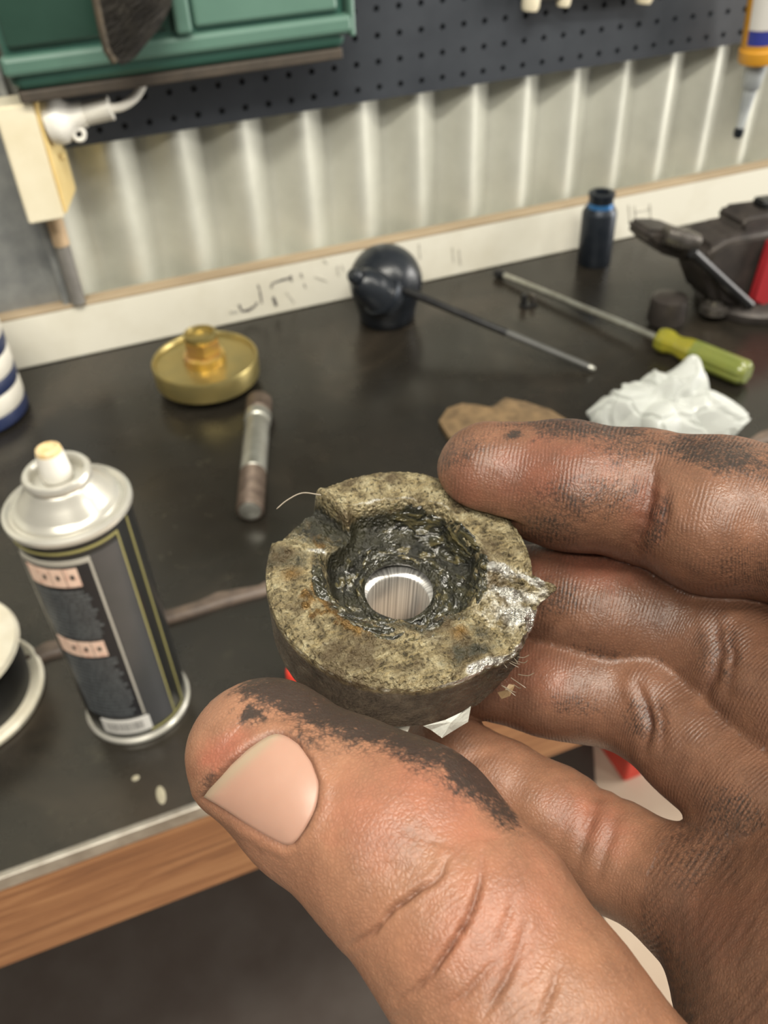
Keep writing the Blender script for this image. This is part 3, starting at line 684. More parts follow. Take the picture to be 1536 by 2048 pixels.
# --- dark greasy vise
vc = on_z(1500, 600, ZB); vi = empty('bench_vise', (vc[0], vc[1], ZB), label='dark greasy bench vise with a round swivel base and red plate', cat='vise')
lathe('swivel_base', [(0.001, 0), (0.062, 0), (0.064, 0.003), (0.064, 0.010), (0.058, 0.016), (0.045, 0.020), (0.044, 0.028), (0.001, 0.028)], 'greasy_iron', vi, 64)
lug = on_z(1432, 622, ZB+0.012)-np.array([vc[0], vc[1], ZB])
lathe('bolt_lug', [(0.001, 0), (0.016, 0), (0.016, 0.008), (0.010, 0.011), (0.009, 0.015), (0.001, 0.016)], 'worn_iron', vi, 28, Matrix.Translation((lug[0], lug[1]+0.004, 0.010)))
def skinbox(name, pts_px, y_mid, dep, mat, bev=0.004):
    """faceted cast block: an outline at its own distance, with real depth"""
    P_ = [on_y(x, y, y_mid)-np.array([vc[0], vc[1], ZB]) for x, y in pts_px]
    for p in P_: p[2] = max(p[2], 0.004)
    bm = bmesh.new(); A = [bm.verts.new(tuple(p+np.array([0, -dep/2, 0]))) for p in P_]; B = [bm.verts.new(tuple(p+np.array([0, dep/2, 0]))) for p in P_]
    bm.faces.new(A); bm.faces.new(B[::-1]); n = len(P_)
    for i in range(n): bm.faces.new((A[i], B[i], B[(i+1) % n], A[(i+1) % n]))
    bmesh.ops.bevel(bm, geom=bm.edges[:], offset=bev, segments=3, affect='EDGES')
    o = from_bm(name, bm, mat, vi, True); mark_sharp(o.data, 60); return o
ym = vc[1]
skinbox('vise_body', [(1375, 520), (1385, 480), (1430, 455), (1640, 420), (1650, 600), (1440, 620), (1400, 590)], ym, 0.060, 'greasy_iron', 0.008)
skinbox('anvil', [(1455, 440), (1470, 420), (1620, 400), (1630, 450), (1460, 462)], ym+0.004, 0.045, 'greasy_iron', 0.005)
skinbox('top_knob', [(1515, 398), (1560, 392), (1560, 425), (1515, 428)], ym+0.004, 0.020, 'black_steel', 0.003)
skinbox('moving_jaw', [(1270, 465), (1278, 448), (1330, 448), (1385, 470), (1392, 500), (1350, 510), (1300, 495)], ym+0.022, 0.044, 'greasy_iron', 0.005)
j0 = on_y(1330, 468, ym-0.004)-np.array([vc[0], vc[1], ZB]); j1 = on_y(1392, 486, ym-0.012)-np.array([vc[0], vc[1], ZB])
tube('slide_bar', [j0, j0*0.5+j1*0.5, j1], [0.010, 0.0115, 0.010], 'worn_iron', vi, 20)
l0 = on_y(1385, 505, ym-0.034)-np.array([vc[0], vc[1], ZB]); l1 = on_y(1500, 610, ym-0.040)-np.array([vc[0], vc[1], ZB]); l1[2] = max(l1[2], 0.008)
tube('handle_bar', [l0, l1], 0.0055, 'black_steel', vi, 14)
skinbox('red_plate', [(1498, 600), (1536, 478), (1640, 470), (1640, 600), (1520, 612)], ym-0.038, 0.010, 'red_paint', 0.003)
cap_c = on_y(1345, 555, ym-0.02)-np.array([vc[0], vc[1], ZB])
lathe('screw_boss', [(0.001, 0), (0.020, 0), (0.022, 0.004), (0.020, 0.03), (0.012, 0.034), (0.001, 0.034)], 'greasy_iron', vi, 32, Matrix.Translation((cap_c[0]+0.012, cap_c[1]+0.012, 0.005)))
# --- red cap on the bench behind the held part
rc = on_z(590, 1362, ZF); cap = empty('red_cap', (rc[0]+0.003, rc[1], ZF), label='small red plastic cap on the bench behind the thumb', cat='cap')
lathe('shell', [(0.001, 0), (0.0085, 0), (0.0090, 0.001), (0.0084, 0.011), (0.0070, 0.0125), (0.001, 0.0125)], 'red_bright', cap, 28)
lathe('button', [(0.001, 0.0126), (0.0045, 0.0126), (0.0040, 0.0146), (0.001, 0.0146)], 'red_bright', cap, 20)
# paint flakes on the front sheet
for (x, y, sx, sy, l) in ((322, 1590, 0.0030, 0.0072, 'larger olive paint flake on the bench front near the thumb tip'), (271, 1556, 0.0026, 0.0022, 'tiny olive paint flake on the bench near the larger flake')):
    p = on_z(x, y, ZF); o = lathe('paint_flake', [(0.0001, 0), (1.0, 0), (0.8, 0.0005), (0.0001, 0.0006)], 'flake', None, 14); o.data.transform(Matrix.Diagonal((sx, sy, 1, 1))); o.location = (p[0], p[1], ZF); tag(o, l, 'flake')

# ================================================================== FLOOR ITEMS
mat_o = prism('rubber_mat', [(-1.5, 0.0), (-1.5, -0.74), (-0.05, -0.74), (0.065, -0.58), (0.275, -0.20), (0.275, 0.0)], 0.0, 0.010, 'floor_mat', None, 0.002)
tag(mat_o, 'black rubber mat on the floor under the bench', 'mat')
fr = empty('fuel_can', (0.298, -0.205, 0.0), label='red metal fuel can on the floor seen between the fingers', cat='fuel can')
box('body', -0.020, 0.020, -0.095, 0.075, 0.0, 0.10, 'red_bright', fr, 0.006, 3)
lathe('cap', [(0.001, 0), (0.012, 0), (0.012, 0.012), (0.001, 0.013)], 'black_rubber', fr, 20, Matrix.Translation((0, 0.04, 0.1001)))
tube('handle', [(0, -0.07, 0.098), (0, -0.06, 0.125), (0, 0.0, 0.125), (0, 0.01, 0.098)], 0.005, 'red_bright', fr, 10)
oc = on_z(1424, 1668, 0.0); og = empty('orange_plug', (oc[0]+0.004, oc[1], 0.0), label='small orange red plastic plug on the bright floor', cat='plug')
lathe('base', [(0.001, 0), (0.021, 0), (0.021, 0.010), (0.016, 0.014), (0.001, 0.014)], 'orange_red', og, 8)
lathe('grip', [(0.001, 0.0141), (0.009, 0.0141), (0.008, 0.028), (0.001, 0.029)], 'orange_red', og, 12)

# ================================================================== HELD PART (broken bearing carrier), local mm: z along its axis
MM = 0.001
def cam_to_world(p):          # p: (n,3) = right, up, depth in mm
    p = np.asarray(p, float)*MM
    return CAM + p[..., 0:1]*RT + p[..., 1:2]*UP + p[..., 2:3]*FW
def J(px, py, d): return np.array([(px-768)/FPX*d, -(py-1024)/FPX*d, d])
RC = J(801, 1133, 135.0)
_t = math.radians(40.5); _s = math.radians(1.5)
AN = np.array([math.sin(_s), math.sin(_t)*math.cos(_s), -math.cos(_t)*math.cos(_s)]); AN /= np.linalg.norm(AN)
AU = np.array([1.0, 0, 0]); AU -= AN*AU.dot(AN); AU /= np.linalg.norm(AU)
AV = np.cross(AN, AU)
if AV[1] < 0: AV = -AV
def part_to_cam(q): return RC + q[..., 0:1]*AU + q[..., 1:2]*AV + q[..., 2:3]*AN
RO = 21.0; THK = 13.6
part_root = empty('bearing_carrier', tuple(cam_to_world(part_to_cam(np.array([0.0, 0, -THK])))), label='broken round metal bearing carrier full of grease held in the hand', cat='machine part')
PW = np.array(part_root.location)
def to_local(q): return cam_to_world(part_to_cam(q)) - PW
NT = 560
th_ = np.linspace(0, 2*PI, NT, endpoint=False)
def wrapd(a, b): return (np.degrees(a)-b+180) % 360-180
def win(a, lo, hi, e):        # angular window in degrees
    m = (lo+hi)/2; d = np.abs(wrapd(a, m)); return 1-sstep((hi-lo)/2-e, (hi-lo)/2+e, d)
def gauss2(x, y, cx, cy, sx, sy=None, ang=0.0):
    sy = sy or sx; c, s = math.cos(ang), math.sin(ang); u = (x-cx)*c+(y-cy)*s; v = -(x-cx)*s+(y-cy)*c
    return np.exp(-(u/sx)**2-(v/sy)**2)
def seg_dist(x, y, pts):
    d = np.full(x.shape, 1e9)
    for (x0, y0), (x1, y1) in zip(pts[:-1], pts[1:]):
        L = (x1-x0)**2+(y1-y0)**2; t = np.clip(((x-x0)*(x1-x0)+(y-y0)*(y1-y0))/L, 0, 1)
        d = np.minimum(d, np.hypot(x-x0-t*(x1-x0), y-y0-t*(y1-y0)))
    return d
def PX(px, py): return ((px-803)/270*RO, -(py-1152)/219*RO)
def polar_mesh(name, R, Z, mat, masks=None, close_in=False):
    """R,Z arrays (rows, NT)"""
    m = R.shape[0]; X = R*np.cos(th_); Y = R*np.sin(th_)
    V = to_local(np.stack([X, Y, Z], -1).reshape(-1, 3))
    i = np.arange(m-1)[:, None]*NT; j = np.arange(NT)[None]; k = (j+1) % NT
    F = np.stack([i+j, i+k, i+NT+k, i+NT+j], -1).reshape(-1, 4)
    me = bpy.data.meshes.new(name); me.vertices.add(len(V)); me.vertices.foreach_set('co', V.astype(np.float32).ravel())
    me.loops.add(F.size); me.loops.foreach_set('vertex_index', F.ravel().astype(np.int32))
    me.polygons.add(len(F)); me.polygons.foreach_set('loop_start', np.arange(0, F.size, 4, dtype=np.int32))
    me.polygons.foreach_set('loop_total', np.full(len(F), 4, dtype=np.int32)); me.update(calc_edges=True); me.validate()
    if masks is not None:
        a = me.attributes.new('masks', 'FLOAT_COLOR', 'POINT'); a.data.foreach_set('color', masks.reshape(-1, 4).astype(np.float32).ravel())
    a = me.attributes.new('ang', 'FLOAT', 'POINT'); a.data.foreach_set('value', np.tile(th_*5.5, m).astype(np.float32))
    o = link(name, me, mat, part_root, True); return o
def cavity_r(t):              # ragged radius of the cavity edge
    p = np.stack([np.cos(t)*2.2, np.sin(t)*2.2, np.zeros_like(t)], -1).reshape(-1, 3)
    n = (fbm(p*1.6+4, 4)*1.6).reshape(t.shape)
    return 13.0+n+0.8*np.cos(t-1.2)-1.8*win(t, -120, -50, 18)
def part_material():
    m, nt, b = new_mat('greasy_cast_metal')
    at = N(nt, 'ShaderNodeAttribute', attribute_name='masks'); sp = N(nt, 'ShaderNodeSeparateColor'); lk(nt, at.outputs['Color'], sp.inputs[0])
    v = objco(nt); vs_ = objco(nt, (1, 4.5, 1.5))
    n1 = noise(nt, 420, 6, 0.65, v); n2 = noise(nt, 1700, 2, 0.5, v); n3 = noise(nt, 130, 5, 0.6, v); n4 = noise(nt, 600, 5, 0.7, vs_)
    tan = ramp(nt, n1, [(0.32, (0.035, 0.028, 0.014)), (0.43, (0.15, 0.12, 0.065)), (0.55, (0.30, 0.255, 0.15)), (0.72, (0.47, 0.43, 0.29))]).outputs[0]
    tan = mix(nt, ramp(nt, n4, [(0.48, (0, 0, 0)), (0.64, (0.8, 0.8, 0.8))]).outputs[0], tan, (0.30, 0.235, 0.115))
    spk = ramp(nt, n2, [(0.34, (1, 1, 1)), (0.42, (0, 0, 0))]).outputs[0]
    tan = mix(nt, math_(nt, 'MULTIPLY', spk, 0.75), tan, (0.03, 0.024, 0.014))
    tan = mix(nt, ramp(nt, n3, [(0.48, (0, 0, 0)), (0.62, (0.85, 0.85, 0.85))]).outputs[0], tan, (0.075, 0.052, 0.027))
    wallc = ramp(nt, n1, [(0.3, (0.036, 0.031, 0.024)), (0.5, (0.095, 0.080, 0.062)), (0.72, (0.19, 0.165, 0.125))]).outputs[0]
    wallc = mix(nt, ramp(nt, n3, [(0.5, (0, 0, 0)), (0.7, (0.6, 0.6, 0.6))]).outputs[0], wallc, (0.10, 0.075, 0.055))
    def soft(chan, k, w_):
        a = math_(nt, 'ADD', chan, math_(nt, 'MULTIPLY', math_(nt, 'SUBTRACT', n1, 0.5), k)); mr = N(nt, 'ShaderNodeMapRange', interpolation_type='SMOOTHSTEP')
        setv(mr, From_Min=0.5-w_, From_Max=0.5+w_); lk(nt, a, mr.inputs[0]); return mr.outputs[0]
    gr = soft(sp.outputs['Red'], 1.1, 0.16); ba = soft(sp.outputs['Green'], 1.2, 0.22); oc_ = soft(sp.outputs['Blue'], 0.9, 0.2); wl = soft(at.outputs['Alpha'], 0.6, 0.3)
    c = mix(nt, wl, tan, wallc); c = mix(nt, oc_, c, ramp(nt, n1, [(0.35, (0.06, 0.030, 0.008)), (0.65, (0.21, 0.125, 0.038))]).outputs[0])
    c = mix(nt, gr, c, ramp(nt, n3, [(0.35, (0.010, 0.010, 0.007)), (0.6, (0.030, 0.028, 0.016)), (0.75, (0.07, 0.058, 0.028))]).outputs[0])
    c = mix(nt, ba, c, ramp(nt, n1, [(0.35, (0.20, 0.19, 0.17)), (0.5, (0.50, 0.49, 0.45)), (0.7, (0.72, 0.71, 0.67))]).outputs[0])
    lk(nt, c, b.inputs['Base Color'])
    mtl = math_(nt, 'MAXIMUM', math_(nt, 'MULTIPLY', ba, 0.95), math_(nt, 'MULTIPLY', math_(nt, 'SUBTRACT', 1.0, gr), 0.45)); lk(nt, mtl, b.inputs['Metallic'])
    r = math_(nt, 'SUBTRACT', 0.42, math_(nt, 'MULTIPLY', gr, 0.30)); r = math_(nt, 'SUBTRACT', r, math_(nt, 'MULTIPLY', oc_, 0.2)); r = math_(nt, 'SUBTRACT', r, math_(nt, 'MULTIPLY', ba, 0.22), True)
    r = math_(nt, 'ADD', r, math_(nt, 'MULTIPLY', math_(nt, 'SUBTRACT', n2, 0.5), 0.7), True); r = math_(nt, 'MAXIMUM', r, 0.10)
    lk(nt, r, b.inputs['Roughness'])
    h = math_(nt, 'ADD', math_(nt, 'MULTIPLY', n1, 0.7), math_(nt, 'MULTIPLY', n2, 0.6)); h = math_(nt, 'ADD', h, math_(nt, 'MULTIPLY', n4, 0.3))
    bump(nt, b, h, 0.9, 0.0011); return m
def grease_material():
    m, nt, b = new_mat('dark_grease'); v = objco(nt, (1, 1, 2.5))
    n1 = noise(nt, 330, 1.5, 0.5, v, 0.8); n2 = noise(nt, 900, 1, 0.5, v, 0.4)
    c = ramp(nt, n1, [(0.3, (0.010, 0.010, 0.008)), (0.5, (0.026, 0.025, 0.015)), (0.68, (0.085, 0.070, 0.030))]).outputs[0]
    lk(nt, c, b.inputs['Base Color']); setv(b, Roughness=0.10); b.inputs['Coat Weight'].default_value = 0.5; b.inputs['Coat Roughness'].default_value = 0.06
    bump(nt, b, math_(nt, 'ADD', n1, math_(nt, 'MULTIPLY', n2, 0.35)), 0.7, 0.0014); return m
def build_part():
    rc = cavity_r(th_)
    top = np.concatenate([np.linspace(5.5, 8.2, 18), np.linspace(8.35, 20.4, 118), np.array([20.6, 20.8])])
    rows_R, rows_Z, rows_M = [], [], []
    def prof_top(r):
        r = np.broadcast_to(r, (NT,)).astype(float); x, y = r*np.cos(th_), r*np.sin(th_)
        q = np.stack([x, y, 0*x], -1)
        z = np.zeros(NT)
        s = sstep(0, 1, (rc-r)/2.6); z = -5.0*s
        z -= 1.5*sstep(11.0, 7.6, r)*s
        lipz = np.exp(-((r-6.5)/0.6)**2); z += 0.8*lipz
        z += -0.25*np.exp(-((r-10.2)/0.5)**2)+0.25*np.exp(-((r-9.2)/0.4)**2)
        nz = win(th_, 133, 166, 2.2); tt = np.clip((np.degrees(th_)-133)/33, 0, 1)
        nf = -3.6+2.6*tt**1.3+0.9*fbm(q*0.45+7, 4)
        nzr = nz*sstep(8.5, 11.5, r); z = np.where(z > nf, z*(1-nzr)+nf*nzr, z)
        z += 0.9*np.exp(-(wrapd(th_, 130.5)/3.0)**2)*sstep(13.5, 15, r)          # upturned burr
        z += 0.5*np.exp(-(wrapd(th_, 169.5)/3.0)**2)*sstep(14.5, 17, r)
        br_ = win(th_, -40, 6, 6)*sstep(11.0, 13.5, r)
        z += br_*(-0.9+2.8*fbm(q*0.42+31, 5, 0.65))
        z += 1.3*np.exp(-(seg_dist(x, y, [PX(975, 1150), PX(1010, 1152), PX(1050, 1172), PX(1068, 1180)])/0.7)**2)
        z -= 1.2*np.exp(-(seg_dist(x, y, [PX(1000, 1172), PX(1050, 1192), PX(1090, 1200)])/0.8)**2)
        z += 1.0*gauss2(x, y, *PX(1030, 1238), 2.2, 1.6)+0.7*gauss2(x, y, *PX(1010, 1195), 2.4, 1.6)
        och = np.exp(-(seg_dist(x, y, [PX(615, 1215), PX(640, 1250), PX(690, 1262), PX(730, 1280)])/1.5)**2)
        och = och*(0.65+0.9*fbm(q*0.9+3, 3)); z += 0.9*och
        z += 0.55*np.exp(-(seg_dist(x, y, [PX(935, 1245), PX(985, 1275), PX(1010, 1290)])/0.35)**2)
        face = 1-s
        z += face*(0.30*fbm(q*0.5, 5, 0.55)+0.42*fbm(q*1.3+5, 4, 0.7)) + s*0.35*fbm(q*0.6+3, 4)
        z += win(th_, -120, -35, 15)*face*(0.5*fbm(q*0.35+11, 5, 0.6)-0.25)
        z -= face*0.7*sstep(19.6, 20.8, r)
        # masks
        gre = np.clip(s*1.3, 0, 1); gre = np.maximum(gre, nz*sstep(9, 11, r)*(0.85-0.6*tt))
        gre = np.maximum(gre, 0.70*gauss2(x, y, *PX(930, 1310), 5.5, 2.5, 0.5))
        gre = np.maximum(gre, 0.60*gauss2(x, y, *PX(960, 1270), 3.5, 3.0))
        gre = np.maximum(gre, 0.5*win(th_, 168, 185, 5)*sstep(13, 15, r))
        bare = np.maximum(gauss2(x, y, *PX(1030, 1238), 2.8, 2.0), gauss2(x, y, *PX(1015, 1195), 3.2, 2.0, -0.2))
        bare = np.maximum(bare, np.exp(-(seg_dist(x, y, [PX(975, 1150), PX(1010, 1150), PX(1050, 1170)])/0.9)**2))
        bare = np.maximum(bare, gauss2(x, y, *PX(634, 1115), 1.4, 1.0)); bare = np.maximum(bare, 0.35*br_)
        bare = np.maximum(bare, 0.75*np.exp(-(seg_dist(x, y, [PX(930, 1335), PX(975, 1318), PX(1020, 1292)])/0.8)**2))
        bare = np.maximum(bare, 0.45*np.exp(-((r-rc-0.15)/0.4)**2)*win(th_, 40, 130, 20))  # highlight along the upper cavity rim, painted in through the bare metal mask
        gre = np.maximum(gre, 0.62*np.exp(-((r-rc-0.4)/1.3)**2)*win(th_, 150, 340, 20)); gre = gre*(1-bare)
        oc_ = np.maximum(och, 0.95*np.exp(-((r-rc-0.9)/1.1)**2)*win(th_, 190, 250, 14)); oc_ = np.maximum(oc_, np.exp(-(seg_dist(x, y, [PX(612, 1035), PX(625, 1070), PX(640, 1095)])/0.9)**2))
        oc_ = np.maximum(oc_, 0.62*gauss2(x, y, *PX(590, 1170), 3.0, 2.5)); oc_ = np.maximum(oc_, 0.62*gauss2(x, y, *PX(915, 1275), 2.5, 1.8))
        return z, np.stack([gre, bare, oc_, np.zeros(NT)], -1)
    def rad_mod(z_frac):
        d = 3.6*np.exp(-np.abs(wrapd(th_, -8.0)/3.4)**1.3)*(1-z_frac)**2 + 0.9*win(th_, -48, -14, 5)*(1-z_frac)
        d -= 0.9*win(th_, 134, 165, 2.5)*(1-0.6*z_frac)
        d += 1.0*np.exp(-(wrapd(th_, -40)/5)**2)*math.exp(-((z_frac-0.45)/0.3)**2)
        return d
    # inner bore lip
    for r, z in ((7.3, -9.75), (7.3, -8.6), (6.6, -7.9), (5.65, -7.1)):
        rows_R.append(np.full(NT, r)); rows_Z.append(np.full(NT, z)); rows_M.append(np.tile([1.0, 0, 0, 0.6], (NT, 1)))
    for r in top:
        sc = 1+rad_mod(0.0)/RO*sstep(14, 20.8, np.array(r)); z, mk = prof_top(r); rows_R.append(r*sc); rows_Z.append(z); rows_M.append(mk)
    z0 = rows_Z[-1].copy()
    nside = 44
    for i in range(nside+1):
        f_ = i/nside; zz = z0-0.15-(THK-1.2+z0)*f_
        base = RO-0.25*f_-0.15*(1-sstep(0, 0.06, f_))
        p = np.stack([np.cos(th_)*RO, np.sin(th_)*RO, zz], -1)
        rr_ = base+rad_mod(f_)+0.10*fbm(p*0.8+2, 4)+win(th_, -60, -20, 8)*(0.9*fbm(p*0.55+8, 5, 0.6))*(1-0.6*f_)
        rows_R.append(rr_); rows_Z.append(zz)
        bb = np.exp(-((f_-0.02)/0.05)**2)*(0.35+0.3*win(th_, -75, -20, 10))+0.5*win(th_, -34, 4, 6)*(1-f_)**2
        g_ = 0.45*win(th_, -62, -25, 8)
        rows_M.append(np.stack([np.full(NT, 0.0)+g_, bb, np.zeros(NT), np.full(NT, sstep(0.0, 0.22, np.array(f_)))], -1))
    for r, z in ((RO-0.9, -THK+0.4), (RO-1.8, -THK), (16.5, -THK-0.2), (10.5, -THK-0.3), (9.9, -THK-0.9), (9.6, -23.6), (9.0, -24.2), (7.4, -24.3)):
        rows_R.append(np.full(NT, r)); rows_Z.append(np.full(NT, z)); rows_M.append(np.tile([0, 0, 0, 1.0], (NT, 1)))
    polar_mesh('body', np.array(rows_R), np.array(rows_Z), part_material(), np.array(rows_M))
    # polished sleeve in the bore
    pr = [(7.4, -9.75), (5.35, -9.75), (5.25, -9.95), (5.2, -10.3), (5.2, -14), (5.2, -24.0), (5.4, -24.3), (7.4, -24.3), (7.4, -9.75)]
    polar_mesh('bore_sleeve', np.array([[r]*NT for r, z in pr]), np.array([[z]*NT for r, z in pr]), MT['bore'])
    # grease lying in the cavity
    gr_r = np.linspace(6.0, 14.8, 100); GR, GZ = [], []
    for r in gr_r:
        x, y = r*np.cos(th_), r*np.sin(th_); z, _ = prof_top(r)
        q = np.stack([x*np.cos(r*0.12)-y*np.sin(r*0.12), x*np.sin(r*0.12)+y*np.cos(r*0.12), 0*x], -1)
        lump = 1.0*fbm(np.stack([th_*3.2*0+np.cos(th_)*3, np.sin(th_)*3, np.full(NT, r*0.55)], -1)+2, 4)+0.8*fbm(q*0.9+9, 4)+0.20*fbm(q*2.4+19, 2)
        cov = sstep(14.6, 13.0, np.array(r)+0*th_-0.6*win(th_, -20, 10, 8)-0.5*win(th_, 150, 230, 20))
        GR.append(np.full(NT, r)); GZ.append(np.maximum(z, -6.2)-0.35+cov*(0.35+0.75*lump)-0.6*(1-cov))
    o = polar_mesh('grease', np.array(GR), np.array(GZ), grease_material())
build_part()
def pc(px, py, d): return cam_to_world(J(px, py, d))-PW
hm = pm('fibre', (0.22, 0.18, 0.13), rough=0.4)
tube('stray_fibre', bez([pc(642, 990, 136), pc(605, 986, 136), pc(575, 1000, 136), pc(553, 1018, 136)], 6), [0.00011]*18+[0.00005], hm, part_root, 6)
rr = random.Random(5)
for i in range(12):
    x, y = 1000+rr.random()*45, 1300+rr.random()*75; d = 128.5
    dx, dy = 8+rr.random()*20, -6+rr.random()*28
    tube('stray_fibre', bez([pc(x-6, y, d), pc(x+dx*0.5, y+dy*0.4+4, d-1), pc(x+dx, y+dy, d-1.5)], 4), [0.00006]*8+[0.00003], hm, part_root, 5)
def flake(name, pix, d, th, mat, tilt=0.0):
    v, f = [], []; n = len(pix); cx = np.mean([p[0] for p in pix]); cy = np.mean([p[1] for p in pix])
    for k_ in (0, 1):
        for i, (x, y) in enumerate(pix): v.append(pc(x, y, d+k_*th+tilt*(y-cy)*0.02+0.5*math.sin(i*2.3)))
        v.append(pc(cx+4, cy-2, d+k_*th-0.5))
    for i in range(n):
        q_ = (i+1) % n; f += [(i, q_, n), (n+1+q_, n+1+i, 2*n+1), (i, n+1+i, n+1+q_, q_)]
    return pydata(name, v, f, mat, part_root)
flake('clear_shard', [(846, 1452), (862, 1460), (884, 1476), (906, 1462), (936, 1444), (942, 1412), (924, 1424), (890, 1440)], 126.5, 0.5, 'clear', 1.0)
flake('rust_scale', [(995, 1385), (1003, 1398), (1020, 1392), (1030, 1370), (1018, 1368), (1010, 1380)], 129.5, 0.5, 'card_brown', 1.0)

# ================================================================== HAND (one continuous skin: signed distance field -> surface net)
def chain(*pts): return [(J(a, b, c), r) for a, b, c, r in pts]
HAND = {
 'index': chain((978, 948, 147, 8.9), (1130, 969, 145, 10.5), (1285, 990, 142, 10.5), (1430, 1030, 137, 12.2), (1610, 1058, 131, 11.6), (1860, 1120, 112, 12.0), (2130, 1270, 98, 13.0)),
 'middle': chain((1010, 1188, 156, 8.8), (1130, 1203, 153, 10.2), (1290, 1236, 149, 10.4), (1430, 1285, 144, 11.2), (1600, 1420, 130, 11.3), (1900, 1640, 108, 12.5)),
 'ring': chain((935, 1340, 154, 8.0), (1090, 1362, 152, 9.0), (1200, 1376, 149, 9.1), (1292, 1402, 145, 9.4), (1395, 1492, 137, 9.0), (1545, 1622, 125, 10.0), (1760, 1790, 110, 12.0)),
 'pinky': chain((885, 1490, 151, 6.4), (1010, 1574, 146, 7.3), (1100, 1630, 142, 7.9), (1240, 1718, 136, 8.2), (1345, 1772, 130, 8.5), (1470, 1835, 124, 9.0)),
 'thumb': chain((508, 1510, 112, 8.7), (636, 1594, 108, 10.2), (795, 1698, 102.5, 11.6), (940, 1852, 97, 12.1), (1070, 2060, 92, 12.6), (1350, 2500, 87, 16.0), (1700, 2850, 84, 23.0)),
}
PALM = [(J(2130, 1270, 98), 13.0, J(1950, 2650, 84), 20.0), (J(1900, 1640, 108), 12.5, J(1900, 2650, 88), 22.0), (J(1760, 1790, 110), 12.0, J(1850, 2650, 92), 22.0),
        (J(1455, 1820, 124), 12.0, J(1740, 2150, 104), 16.5), (J(1740, 2150, 104), 16.5, J(1820, 2750, 94), 21.0), (J(1700, 2850, 84), 23.0, J(1850, 2650, 88), 22.0),
        (J(1780, 2800, 88), 27.0, J(1900, 3500, 88), 30.0)]
def cone(p, a, ra, b, rb):
    ab = b-a; L = float(ab@ab); t = np.clip(((p-a)@ab)/L, 0, 1)
    q = p-a-t[:, None]*ab; return np.sqrt((q*q).sum(1))-(ra+(rb-ra)*t), t*math.sqrt(L)
def smin(a, b, k):
    h = np.maximum(k-np.abs(a-b), 0)/k; return np.minimum(a, b)-h*h*k*0.25
NAMES = list(HAND)+['palm']
EXTRA = {'index': [(J(1170, 985, 139.5), 7.6), (J(1420, 1050, 131), 8.6)], 'middle': [(J(1200, 1225, 147), 7.8)], 'ring': [(J(1130, 1385, 146), 6.6)],
         'thumb': [(J(560, 1478, 114), 7.0), (J(725, 1602, 108), 8.5), (J(840, 1668, 103.5), 9.0)], 'pinky': []}
def hand_sdf(p, parts=False):
    ds = []
    for nme, ch in HAND.items():
        d = None
        for (a, ra), (b, rb) in zip(ch[:-1], ch[1:]):
            e, _ = cone(p, a, ra, b, rb); d = e if d is None else smin(d, e, 2.2)
        for c, r in EXTRA[nme]: d = smin(d, np.sqrt(((p-c)**2).sum(1))-r, 5.0)
        ds.append(d)
    pal = None
    for a, ra, b, rb in PALM:
        e, _ = cone(p, a, ra, b, rb); pal = e if pal is None else smin(pal, e, 12.0)
    d = ds[0]
    for e in ds[1:]: d = smin(d, e, 0.9)
    d = smin(d, pal, 3.0)
    # flesh gives way around the held part
    q = p-RC; ax_ = q@AN; rd = np.sqrt(np.maximum((q*q).sum(1)-ax_**2, 0)); 
    dc = np.maximum(rd-(RO+0.25), np.maximum(ax_-0.6, -(ax_+THK+0.5)))
    dc = np.minimum(dc, np.maximum(rd-10.2, np.maximum(ax_, -(ax_+25))))
    k_ = 1.2; h = np.maximum(k_-np.abs(d+dc), 0)/k_; d = np.maximum(d, -dc)+h*h*k_*0.25
    if parts: return d, np.stack(ds+[pal], 1)
    return d
def fill_mesh(me, V, F):
    me.vertices.add(len(V)); me.vertices.foreach_set('co', V.astype(np.float32).ravel())
    me.loops.add(F.size); me.loops.foreach_set('vertex_index', F.ravel().astype(np.int32)); me.polygons.add(len(F))
    me.polygons.foreach_set('loop_start', np.arange(0, F.size, 4, dtype=np.int32)); me.polygons.foreach_set('loop_total', np.full(len(F), 4, dtype=np.int32))
    me.update(calc_edges=True); me.validate()
